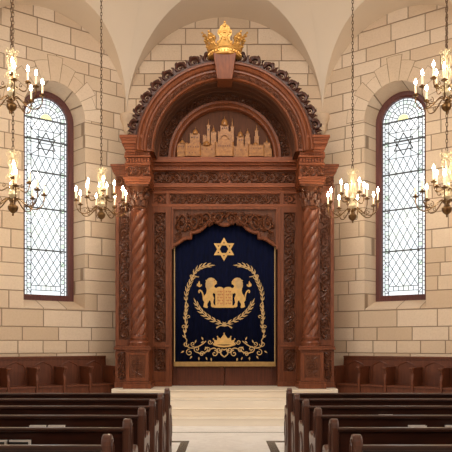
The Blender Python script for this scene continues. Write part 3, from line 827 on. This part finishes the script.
# crown
mb = MB(); cc = (0, 13.75, 0); zb = 7.47
mb.lathe([(0.32, 0), (0.345, .01), (0.35, .03), (0.34, .045), (0.33, .05), (0.335, .11), (0.35, .12), (0.36, .14), (0.35, .155), (0.34, .16)], (0, 13.75, zb), 40)
for k in range(32):
    a = k * 2 * PI / 32; p = (0.34 * math.cos(a), 13.75 + 0.34 * math.sin(a), zb + .08)
    mb.lathe([(0, -.026), (.016, -.012), (.016, .012), (0, .026)], p, 6)
for k in range(8):
    a = -PI / 2 + k * PI / 4; big = k % 2 == 0
    hgt = .41 if big else .29; wd = .165 if big else .125
    prof = [(-1.0, 0), (-.78, .18), (-.55, .34), (-.62, .46), (-.80, .56), (-.72, .70), (-.5, .76), (-.42, .86), (-.2, .92), (0, 1.0), (.2, .92), (.42, .86), (.5, .76), (.72, .70), (.80, .56), (.62, .46), (.55, .34), (.78, .18), (1.0, 0)]
    def fp(u_, v_, th, a=a, hgt=hgt, wd=wd):
        R = .335 + .11 * v_ ** 1.5 + th; aa = a + u_ * wd / .34
        return (R * math.cos(aa), 13.75 + R * math.sin(aa), zb + .15 + hgt * v_)
    n = len(prof); c0, c1 = fp(0, .5, .02), fp(0, .5, -.02)
    vs = [fp(u_, v_, .015) for u_, v_ in prof] + [fp(u_, v_, -.015) for u_, v_ in prof] + [c0, c1]
    fs = [(i, i + 1, 2 * n) for i in range(n - 1)] + [(i + n + 1, i + n, 2 * n + 1) for i in range(n - 1)] + [(i, i + n, i + n + 1, i + 1) for i in range(n - 1)] + [(n - 1, 0, 2 * n)]
    mb.add(vs, fs)
    for (u_, v_, r) in ((0, .62, .035), (-.55, .62, .028), (.55, .62, .028), (0, .86, .03), (0, .3, .028), (0, 1.02, .024)):
        p = fp(u_, min(v_, 1.04), .02); mb.lathe([(0, -r), (r * .75, -r * .6), (r, 0), (r * .75, r * .6), (0, r)], p, 8)
    for sg in (-1, 1):
        mb.tube([fp(sg * u_, v_, .02) for u_, v_ in ((.85, .05), (.5, .22), (.25, .42), (.45, .52), (.6, .66))], .011, 5)
    aa = a + PI / 8; p = (.365 * math.cos(aa), 13.75 + .365 * math.sin(aa), zb + .22); mb.lathe([(0, -.04), (.025, -.02), (.03, .01), (0, .05)], p, 8)
mb.lathe([(.31, .12), (.25, .2), (.12, .26), (0, .28)], (0, 13.75, zb), 20)
part(mb, 'crown', 'gold', label='openwork gold crown above the keystone', smooth=True)

# ---------------------------------------------------------------- the curtain
dc = 14.64
CUR = root('ark_curtain', (0, dc, 1.05), 'navy velvet curtain embroidered in gold with lions, tablets and a star, hanging in the ark', 'curtain')
CO = (0, dc, 1.05)
def cp(x, y, o=0.0): return (PX(x, dc), dc - 0.012 - o, PZ(y, dc))
def cpart(mb, name, mat, label=None, parent=CUR, **kw):
    o = mb.build(name, mat, parent, off=CO, **kw)
    if label: o['label'] = label
    return o
mb = MB(); nx = 120; vs = []
for i in range(nx + 1):
    x = -1.115 + 2.23 * i / nx; y = dc + 0.007 * math.sin(i * .95) + .004 * math.sin(i * .37 + 1)
    vs += [(x, y, 1.07), (x, y, 4.45)]
mb.add(vs, [(2 * i, 2 * i + 2, 2 * i + 3, 2 * i + 1) for i in range(nx)])
o = cpart(mb, 'velvet_panel', 'velvet', smooth=True); so = o.modifiers.new('thickness', 'SOLIDIFY'); so.thickness = 0.01; so.offset = -1
mb = MB(); mb.box(-1.13, 1.13, dc - .02, dc + .012, 1.04, 1.14)
for k in range(110): x = -1.12 + k * 2.24 / 110; mb.box(x, x + .012, dc - .024, dc, 1.035, 1.10)
cpart(mb, 'bottom_fringe', 'fringe')
for s in (-1, 1):
    mb = MB(); mb.box(s * 1.105, s * 1.125, dc - .018, dc + .01, 1.06, 4.2); cpart(mb, 'side_trim', 'thread')
# star
mb = MB(); sx0, sy0, srr = 224.0, 249.3, 11.8
for a in range(2):
    t_ = [cp(sx0 + srr * math.cos(-PI / 2 + a * PI + k * 2 * PI / 3), sy0 + srr * math.sin(-PI / 2 + a * PI + k * 2 * PI / 3), .004 * a) for k in range(3)]
    # band triangles
    inner = [cp(sx0 + (srr - 4.2) * math.cos(-PI / 2 + a * PI + k * 2 * PI / 3), sy0 + (srr - 4.2) * math.sin(-PI / 2 + a * PI + k * 2 * PI / 3), .004 * a) for k in range(3)]
    vs = t_ + inner; vb = [(p[0], p[1] + .008, p[2]) for p in vs]
    mb.add(vs + vb, [(k, (k + 1) % 3, (k + 1) % 3 + 3, k + 3) for k in range(3)] + [(k, k + 6, (k + 1) % 3 + 6, (k + 1) % 3) for k in range(3)] + [(k + 3, (k + 1) % 3 + 3, (k + 1) % 3 + 9, k + 9) for k in range(3)])
cpart(mb, 'star', 'thread_lion', label='gold six pointed star')
def tb(mb, pts, r, o=0.002, n=5, fl=.45):
    mb.tube([cp(x, y, o) for x, y in pts], [q * dc / F for q in (r if isinstance(r, (list, tuple)) else [r] * len(pts))], n, fl, normal=(0, -1, 0))
def bez(p, n=14):
    out = []
    for i in range(n + 1):
        t = i / n; q = [tuple(a) for a in p]
        while len(q) > 1: q = [((1 - t) * a[0] + t * b[0], (1 - t) * a[1] + t * b[1]) for a, b in zip(q[:-1], q[1:])]
        out.append(q[0])
    return out
def mir(pts): return [(2 * 224.2 - x, y) for x, y in pts]
def branch(mb, path, ll, lw, n, both=True, ang=0.55):
    tb(mb, path, .45)
    for i in range(n):
        t = (i + .5) / n * (len(path) - 1); k = min(int(t), len(path) - 2); f = t - k
        p = (path[k][0] * (1 - f) + path[k + 1][0] * f, path[k][1] * (1 - f) + path[k + 1][1] * f)
        d = math.atan2(path[k + 1][1] - path[k][1], path[k + 1][0] - path[k][0])
        for sg in (-1, 1):
            L_ = ll * (0.75 + .25 * math.sin(PI * (i + .5) / n)); a = d + sg * ang
            tb(mb, [p, (p[0] + math.cos(a) * L_ * .45, p[1] + math.sin(a) * L_ * .45), (p[0] + math.cos(a - sg * .18) * L_, p[1] + math.sin(a - sg * .18) * L_)], [.3, lw, .12], .003 + .001 * (i % 2))
    e = path[-1]; d = math.atan2(path[-1][1] - path[-2][1], path[-1][0] - path[-2][0])
    tb(mb, [e, (e[0] + math.cos(d) * ll * .45, e[1] + math.sin(d) * ll * .45), (e[0] + math.cos(d) * ll, e[1] + math.sin(d) * ll)], [.3, lw, .12])
def spiral(c, r0, a0, turns, sg=1, n=16):
    return [(c[0] + r0 * (1 - .85 * i / n) * math.cos(a0 + sg * turns * 2 * PI * i / n), c[1] + r0 * (1 - .85 * i / n) * math.sin(a0 + sg * turns * 2 * PI * i / n)) for i in range(n + 1)]
for which in ('upper', 'side', 'laurel', 'scroll'):
    for sm in (0, 1):
        mb = MB(); g = (lambda p: p) if sm == 0 else mir
        if which == 'upper':
            branch(mb, g(bez([(193, 276), (195, 270), (201, 265.5), (209, 265.5)])), 6.2, .75, 5, ang=.6)
            nm, lb = 'leaf_spray', 'gold leaf spray high on the curtain'
        elif which == 'side':
            branch(mb, g(bez([(186.5, 303), (184.5, 294), (189, 285), (192, 279)])), 5.6, .68, 6, ang=.6)
            tb(mb, g(bez([(192, 279), (188, 275), (191, 273), (194, 277), (199, 277)])), [.5] * 15)
            tb(mb, g(spiral((193, 277), 2.2, 0, 1)), .4)
            tb(mb, g(bez([(186.5, 303), (190, 306), (188, 309), (184, 307), (186, 302)])), .5)
            branch(mb, g(bez([(186, 322), (183.5, 316), (187, 312), (186, 307)])), 4.8, .75, 4, ang=.5)
            tb(mb, g(spiral((188.6, 317), 2.4, 2, 1.1)), .4); tb(mb, g(spiral((183.6, 327), 2.2, 0, 1.1, -1)), .4)
            branch(mb, g(bez([(187, 340), (181, 334), (188, 328), (186, 322)])), 4.8, .75, 4, ang=.5)
            nm, lb = 'side_vine', 'gold vine border at the side'
        elif which == 'laurel':
            branch(mb, g(bez([(229, 326), (214, 322), (201, 315), (196.5, 304)])), 6.4, .8, 8, ang=.6)
            tb(mb, g([(229, 326), (232, 328)]), [.6, .9])
            nm, lb = 'laurel_branch', 'gold laurel branch below the lions'
        else:
            tb(mb, g(bez([(187, 340), (184, 347), (190, 352), (200, 347), (206, 341)])), .55)
            tb(mb, g(spiral((189.5, 352.5), 3.6, -PI / 2, 1.2, -1)), .5); tb(mb, g(spiral((186, 344), 3, 0, 1.1)), .5)
            tb(mb, g(spiral((197, 349), 3.4, PI / 2, 1.3)), .5); tb(mb, g(spiral((202, 354), 2.8, 0, 1.2, -1)), .5)
            tb(mb, g(bez([(197, 352), (205, 358), (210, 345), (216, 346), (218, 352)])), .6)
            tb(mb, g(spiral((208, 350), 3.2, PI, 1.2)), .5); tb(mb, g(spiral((214.5, 353.5), 3.4, -PI / 2, 1.2)), .55)
            tb(mb, g(spiral((210, 342), 2.6, 0, 1.2)), .45); tb(mb, g(spiral((219, 350), 3.0, 0, 1.3)), .6)
            tb(mb, g(spiral((193, 344), 2.6, 1, 1.2)), .45)
            for (x, y, a) in ((195, 343, -1.2), (201, 343, -.6), (205, 347, .5), (192, 356, 2.2), (206, 357, 1.2), (213, 345, -1), (199, 357, 1.6), (184, 351, 2.6), (211, 358, 1.4), (203, 340, -2)):
                q = g([(x, y), (x + 1.6 * math.cos(a), y + 1.6 * math.sin(a)), (x + 3.4 * math.cos(a), y + 3.4 * math.sin(a))]); tb(mb, q, [.3, .85, .15])
            tb(mb, g([(224.2, 357), (221, 354.5), (220.4, 351), (222, 349), (224.2, 350)]), .7)
            nm, lb = 'scroll_vine', 'gold scrolling vine along the bottom'
        cpart(mb, nm, 'thread', lb, smooth=True)
# embroidered crown
mb = MB()
pl = [(215, 344.5), (213.6, 339.5), (217, 340.5), (217.6, 337), (220.5, 338.6), (224.2, 333.8), (227.9, 338.6), (230.8, 337), (231.4, 340.5), (234.8, 339.5), (233.4, 344.5)]
mb.prism([(cp(x, y)[0], cp(x, y)[2]) for x, y in pl], dc - .022, dc - .008)
tb(mb, [(214, 344.5), (219, 346), (224.2, 346.4), (229, 346), (234.4, 344.5)], 1.0, .008)
for x, y in ((213.6, 339), (217.6, 336.6), (224.2, 333.4), (230.8, 336.6), (234.8, 339)): tb(mb, [(x, y - .8), (x, y), (x, y + .8)], [.3, .8, .3], .008)
cpart(mb, 'embroidered_crown', 'thread_lion', 'small embroidered gold crown')
# lions
def lz(x, y): return (190 + x / 6.457, 265 + y / 6.457)
body = [(112, 92), (122, 84), (140, 82), (155, 88), (165, 98), (173, 108), (172, 122), (162, 128), (156, 136), (160, 146), (172, 152), (184, 158), (188, 168), (182, 178), (172, 182), (162, 186), (150, 180), (146, 190), (150, 202), (156, 215), (152, 228), (150, 244), (156, 256), (162, 264), (160, 274), (146, 274), (136, 266), (136, 246), (132, 232), (124, 228), (120, 240), (112, 250), (112, 262), (116, 270), (112, 278), (98, 276), (86, 270), (90, 252), (94, 234), (90, 218), (92, 200), (104, 184), (108, 168), (106, 150), (100, 134), (102, 112)]
mane = [(112, 92), (122, 84), (140, 82), (152, 88), (152, 100), (146, 112), (148, 126), (142, 140), (134, 152), (122, 158), (110, 150), (100, 134), (102, 112)]
for sm in (0, 1):
    mb = MB(); g = (lambda p: p) if sm == 0 else mir
    q = g([lz(*p) for p in body]); mb.prism([(cp(x, y)[0], cp(x, y)[2]) for x, y in q], dc - .026, dc - .006)
    tb(mb, g([lz(*p) for p in bez([(96, 236), (76, 226), (96, 196), (84, 168), (58, 140), (50, 172), (62, 180)], 18)]), .75, .004)
    tb(mb, g([lz(*p) for p in ((62, 142), (56, 124), (60, 104))]), [.5, 1.5, .2], .004)
    tb(mb, g([lz(*p) for p in ((62, 142), (48, 132), (46, 122))]), [.4, .9, .2], .004); tb(mb, g([lz(*p) for p in ((62, 142), (72, 132), (74, 124))]), [.4, .9, .2], .004)
    L = cpart(mb, 'lion', 'thread_lion', 'rampant gold lion beside the tablets')
    mb = MB()
    q = g([lz(*p) for p in mane]); mb.prism([(cp(x, y)[0], cp(x, y)[2]) for x, y in q], dc - .032, dc - .02)
    for k in range(9):
        a = lz(104 + (k % 3) * 15, 98 + (k // 3) * 20); b = lz(108 + (k % 3) * 15, 112 + (k // 3) * 20); tb(mb, g([a, b]), [.8, .3], .02)
    cpart(mb, 'mane', 'thread', parent=L)
    mb = MB(); ex = g([lz(158, 100)])[0]
    tb(mb, [(ex[0] - .4, ex[1]), (ex[0] + .4, ex[1])], .45, .018)
    cpart(mb, 'eye', 'thread_text', parent=L)
# tablets
mb = MB()
def lobes():
    pts = [lz(164, 266), lz(164, 158)]
    pts += [lz(192 - 26 * math.cos(PI * k / 8), 158 - 16 * math.sin(PI * k / 8)) for k in range(1, 9)]
    pts += [lz(246 - 28 * math.cos(PI * k / 8), 158 - 16 * math.sin(PI * k / 8)) for k in range(1, 9)]
    pts += [lz(274, 266)]; return pts
mb.prism([(cp(x, y)[0], cp(x, y)[2]) for x, y in lobes()], dc - .030, dc - .006)
q = [lz(156, 262), lz(282, 262), lz(282, 276), lz(156, 276)]; mb.prism([(cp(x, y)[0], cp(x, y)[2]) for x, y in q], dc - .034, dc - .006)
TB = cpart(mb, 'tablets', 'thread_lion', 'twin gold tablets with rows of lettering')
mb = MB()
for r in range(5):
    for cxx in (178, 232):
        for j in range(3):
            x = cxx + j * 13; y = 170 + r * 19
            tb(mb, [lz(x, y), lz(x + 8, y)], .3, .021); tb(mb, [lz(x + (8 if (j + r) % 2 else 2), y), lz(x + (8 if (j + r) % 2 else 2), y + 9)], .3, .021)
tb(mb, [lz(219, 152), lz(219, 262)], .3, .021)
cpart(mb, 'lettering', 'thread_text', parent=TB)

# ---------------------------------------------------------------- choir stalls along the angled walls
def stalls(nm, A, B, side, label):
    mt, h = bay_frame(A, B); pitch = 0.583
    R0 = bpy.data.objects.new(nm, None); COL.objects.link(R0); R0.matrix_world = mt
    R0['label'] = label; R0['category'] = 'bench'; R0['group'] = 'rows of choir stalls against the apse walls'
    def X(t): return side * (h - t)       # t measured from the corner behind the ark
    ts = [0.60 + pitch * k for k in range(6)]
    mb = MB(); mb.box(X(ts[0] - .03), X(ts[-1] + .03), -0.70, -0.06, 0, 0.25); mb.build('plinth', 'wood_stall', R0, bevel=.006)
    mb = MB(); mb.box(X(ts[0]), X(ts[-1]), -.15, -.07, 1.235, 1.275); mb.box(X(ts[0]), X(ts[-1]), -.135, -.08, 1.2, 1.24); mb.build('top_rail', 'wood_stall', R0, bevel=.006)
    for k in range(5):
        a, b = sorted((X(ts[k]), X(ts[k + 1])))
        mb = MB(); mb.box(a, b, -.12, -.08, .25, 1.21)
        c = (a + b) / 2; hw_ = .2
        arch = [(c - hw_, -.125, .78), (c - hw_, -.125, 1.02)] + [(c - hw_ * math.cos(q * PI / 10), -.125, 1.02 + .11 * math.sin(q * PI / 10) ** .8 + (.035 * (1 - abs(q - 5) / 1.5) if abs(q - 5) < 1.5 else 0)) for q in range(1, 10)] + [(c + hw_, -.125, 1.02), (c + hw_, -.125, .78)]
        mb.tube(arch, .012, 5); mb.build('back_panel', 'wood_stall', R0, bevel=0)
        mb = MB(); mb.box(a + .03, b - .03, -.60, -.11, .635, .675); mb.box(a + .03, b - .03, -.57, -.53, .25, .635); mb.build('seat', 'wood_stall', R0, bevel=.008)
    for k in range(6):
        x = X(ts[k])
        mb = MB()
        poly = [(-.08, .25), (-.66, .25), (-.66, .30), (-.60, .33), (-.60, .62), (-.61, .80), (-.57, .92), (-.62, 1.00), (-.62, 1.03), (-.10, 1.03), (-.08, 1.24)]
        mb.prism(poly, x - .025, x + .025, 'yz')
        D_ = mb.build('divider', 'wood_stall', R0, bevel=.006)
        mb = MB(); mb.box(x - .045, x + .045, -.66, -.12, 1.03, 1.06); mb.lathe([(.04, 0), (.055, .02), (.055, .04), (.045, .055)], (x, -.62, 1.005), 12); mb.build('armrest', 'wood_stall', D_, bevel=.008)
    return R0
stalls('choir_stalls', (-C1.x, C1.y), (-C0.x, C0.y), 1, 'row of brown wooden choir stalls against the stone wall left of the ark')
stalls('choir_stalls', (C0.x, C0.y), (C1.x, C1.y), -1, 'row of brown wooden choir stalls against the stone wall right of the ark')

# ---------------------------------------------------------------- pews
PEWL = 4.3
def make_pew(sg, loc, label):
    """sg=-1: the pew runs to the left of its aisle end; sg=1: to the right"""
    R0 = root('pew', loc, label, 'pew', 'pews left of the aisle' if sg < 0 else 'pews right of the aisle')
    poly = [(0, 0), (0.0, .88), (.01, .92), (.035, .945), (.065, .95), (.095, .945), (.12, .92), (.13, .88), (.135, .80), (.15, .73), (.19, .685), (.25, .665), (.32, .675), (.38, .69), (.43, .685), (.465, .66), (.475, .62), (.455, .585), (.44, .50), (.44, .30), (.47, .08), (.49, 0)]
    for x0 in (0, PEWL - .06):
        mb = MB(); a, b = sorted((sg * x0, sg * (x0 + .065))); mb.prism(poly, a, b, 'yz')
        e = mb.build('bench_end', 'wood_pew_end', R0, bevel=.014)
        if x0 == 0:
            xf = -sg * .003; q = MB()
            q.tube([(xf, .065 + .034 * math.cos(k * PI / 8), .79 + .12 * math.sin(k * PI / 8)) for k in range(16)], .007, 5, closed=True)
            q.tube([(xf, .25 + .15 * math.cos(k * PI / 8), .36 + .22 * math.sin(k * PI / 8)) for k in range(16)], .008, 5, closed=True)
            q.build('carved_oval', 'wood_pew_end', e)
    a, b = sorted((sg * .05, sg * (PEWL - .05)))
    mb = MB(); mb.prism([(.045, .20), (.075, .20), (.055, .86), (.025, .86)], a, b, 'yz'); mb.build('backrest', 'wood_pew', R0)
    mb = MB(); mb.prism([(.0, .85), (.0, .872), (.012, .882), (.058, .882), (.072, .872), (.072, .85)], a, b, 'yz'); mb.build('top_rail', 'wood_pew', R0, bevel=.005)
    mb = MB(); mb.box(a, b, .06, .46, .42, .45); mb.box(a, b, .40, .43, .30, .42); mb.build('seat', 'wood_pew', R0, bevel=.006)
    mb = MB(); mb.box(a + .1, b - .1, -.09, .03, .59, .61); mb.box(a + .1, b - .1, -.10, -.085, .59, .69); mb.build('book_rack', 'wood_pew', R0)
    return R0
ORD = ['nearest', 'second', 'third', 'fourth', 'fifth', 'sixth']
for sg, xa, sd in ((-1, -.745, 'left'), (1, .84, 'right')):
    p0 = None
    for k in range(6):
        if k == 5: lb = 'dark wooden pew %s of the aisle, farthest from the camera and closest to the steps' % sd
        elif k == 0: lb = 'dark wooden pew %s of the aisle, nearest the camera' % sd
        else: lb = 'dark wooden pew %s of the aisle, %s row counting from the camera' % (sd, ORD[k])
        loc = (xa, 4.29 + .9025 * k, 0)
        if p0 is None: p0 = make_pew(sg, loc, lb)
        else:
            c = copy_tree(p0); c.location = loc; c['label'] = lb
# books in the racks: (x, y_pew, width, pale?, label)
def make_book(x0, x1, k, edged, label, grp):
    yb = 4.29 + .9025 * k - .064
    R0 = root('prayer_book', ((x0 + x1) / 2, yb, .611), label, 'book', grp)
    wv = (x1 - x0) / 2; mb = MB()
    mb.box(-wv, wv, -.008, -.005 , 0, .185); mb.box(-wv, wv, .037, .04, 0, .185); mb.box(-wv, -wv + .006, -.005, .037, 0, .185)
    mb.build('cover', 'book_cover' if edged else 'book_edge', R0)
    mb = MB(); mb.box(-wv + .007, wv - .004, -.004, .036, .003, .18); mb.build('pages', 'book_edge', R0)
    if edged:
        mb = MB()
        mb.box(-wv - .002, wv + .002, -.014, -.0085, .172, .187); mb.box(wv - .012, wv + .002, -.014, -.0085, 0, .172)
        mb.build('cover_edging', 'book_edge', R0, ); R0.children[-1]['label'] = 'pale edging on the cover'
    return R0
make_book(-1.79, -1.645, 2, False, 'pale prayer book in the third left pew rack, left of its pair', 'pale books in the pew racks')
make_book(-1.62, -1.47, 2, False, 'pale prayer book in the third left pew rack, right of its pair', 'pale books in the pew racks')
make_book(1.63, 1.78, 3, False, 'pale prayer book in the fourth right pew rack, alone', 'pale books in the pew racks')
make_book(1.69, 1.85, 2, False, 'pale prayer book in the third right pew rack, nearer the aisle', 'pale books in the pew racks')
make_book(2.03, 2.19, 2, False, 'pale prayer book at the right picture edge in the third right pew rack', 'pale books in the pew racks')
make_book(-1.87, -1.70, 1, True, 'dark book with pale edging at the left picture edge in the second left pew rack', 'dark books with pale edging')
make_book(-1.675, -1.515, 1, True, 'dark book with pale edging, nearer the aisle in the second left pew rack', 'dark books with pale edging')

# ---------------------------------------------------------------- chandeliers
def make_chandelier(R, ztop, loc, label):
    """loc is the centre of the bottom ball; R the reach of the lower arms"""
    k = R / 0.5
    R0 = root('chandelier', loc, label, 'chandelier', 'brass chandeliers hanging in the apse')
    def sc_(prof): return [(r * k, z * k) for r, z in prof]
    mb = MB(); mb.lathe(sc_([(0, -.14), (.012, -.135), (.018, -.12), (.01, -.10), (.03, -.088), (.065, -.06), (.085, -.02), (.085, .015), (.06, .05), (.03, .065), (.03, .085), (.06, .10), (.065, .13), (.035, .15)]), (0, 0, 0), 20)
    mb.build('ball', 'brass', R0, smooth=True)
    mb = MB(); mb.lathe(sc_([(.03, .15), (.05, .17), (.075, .21), (.05, .26), (.03, .29), (.05, .32), (.065, .36), (.04, .40), (.022, .43), (.022, .56), (.045, .60), (.05, .64), (.025, .68), (.018, .84), (.04, .87), (.05, .9), (.02, .95)]), (0, 0, 0), 16)
    for i in range(6):     # pierced scrolls round the stem
        a = i * PI / 3; ca, sa = math.cos(a), math.sin(a)
        for (r0, z0, s0, t0) in ((.10, .30, .055, 1), (.085, .50, .04, -1), (.07, .80, .045, 1)):
            pts = [((r0 + s0 * (1 - j / 16) * math.cos(j * .42 * t0 + 1)) * k, (z0 + s0 * (1 - j / 16) * math.sin(j * .42 * t0 + 1)) * k) for j in range(15)]
            mb.tube([(p * ca, p * sa, q) for p, q in pts], .007 * k, 4)
        pts = [(.04, .42), (.075, .52), (.05, .64), (.085, .74), (.05, .86)]
        mb.tube([(p * k * ca, p * k * sa, q * k) for p, q in pts], .007 * k, 4)
        mb.tube([(p * k * ca, p * k * sa, q * k) for p, q in ((.03, .88), (.09, .94), (.12, .90), (.10, .86))], [.009 * k, .009 * k, .009 * k, .004 * k], 4)
    mb.build('stem', 'brass_light', R0, smooth=True)
    # arms: eight low, four high; each with pan, candle and flame
    protos = {}
    tiers = [('low', 8, .5, .24, .10, PI / 8), ('high', 4, .26, .42, .30, 0.35)]
    for (tn_, cnt, rr_, zc_, zr_, ph) in tiers:
        q = MB()
        if tn_ == 'low': path = bez([(.05, zr_ + .02), (.16, zr_ + .15), (.20, -.10), (.40, -.08), (.53, .03), (.50, zc_)], 16)
        else: path = bez([(.04, zr_), (.10, zr_ + .10), (.14, zr_ - .10), (.27, zr_ - .08), (.26, zc_)], 12)
        q.tube([(a * k, 0, b * k) for a, b in path], .0105 * k, 6)
        sp_ = spiral((rr_ * .62, (path[len(path) // 2][1] + .06)), .05, PI / 2, 1.1, 1, 10) if tn_ == 'low' else spiral((.15, zr_ + .06), .035, PI / 2, 1.0, 1, 10)
        q.tube([(a * k, 0, b * k) for a, b in sp_], .007 * k, 4)
        A0 = q.build('arm', 'brass', R0, smooth=True)
        q = MB(); q.lathe(sc_([(.008, -.015), (.045, -.005), (.055, .012), (.05, .014), (.02, .008), (.02, .04), (.016, .045)]), (rr_ * k, 0, zc_ * k), 14); q.build('drip_pan', 'brass', A0, smooth=True)
        q = MB(); q.lathe(sc_([(.016, .02), (.016, .18), (.013, .19), (.002, .19)]), (rr_ * k, 0, zc_ * k), 10); q.build('candle', 'candle', A0, smooth=True)
        q = MB(); q.lathe(sc_([(.003, .185), (.018, .205), (.023, .23), (.016, .262), (.005, .29), (0, .30)]), (rr_ * k, 0, zc_ * k), 10); q.build('flame_bulb', 'flame', A0, smooth=True)
        A0.rotation_euler = (0, 0, ph)
        for j in range(1, cnt):
            c = copy_tree(A0, R0); c.rotation_euler = (0, 0, ph + j * 2 * PI / cnt)
    # chain up to the vault
    mb = MB(); z = .95 * k; i = 0; top_ = ztop - loc[2]; lh = .075
    while z < top_:
        ax = (1, 0) if i % 2 == 0 else (0, 1)
        pts = [(ax[0] * .017 * math.cos(b * PI / 4), ax[1] * .017 * math.cos(b * PI / 4), z + lh * .5 + lh * .62 * math.sin(b * PI / 4)) for b in range(8)]
        mb.tube(pts, .006, 4, closed=True); z += lh * .92; i += 1
    mb.build('chain', 'chain', R0)
    return R0
def vault_z(x, y):
    d = math.hypot(x, max(0, y - YC)) if y > YC else abs(x)
    return ZS + BZ * math.sqrt(max(0, 1 - (d / AX) ** 2))
def chand(px, py_ball, d, R, label):
    x = PX(px, d); z = PZ(py_ball, d); make_chandelier(R, vault_z(x, d) - .02, (x, d, z), label)
chand(101.3, 214.7, 13.2, .50, 'brass candle chandelier hanging between the left window and the ark')
chand(352.6, 216.2, 13.2, .50, 'brass candle chandelier hanging between the ark and the right window')
chand(13.0, 207.5, 10.9, .50, 'brass candle chandelier at the left picture edge, the lower of two')
chand(446.8, 209.0, 10.9, .50, 'brass candle chandelier at the right picture edge, the lower of two')
chand(11.6, 106.0, 9.9, .45, 'brass candle chandelier at the left picture edge, high above another')
chand(446.5, 106.0, 9.9, .45, 'brass candle chandelier at the right picture edge, high above another')
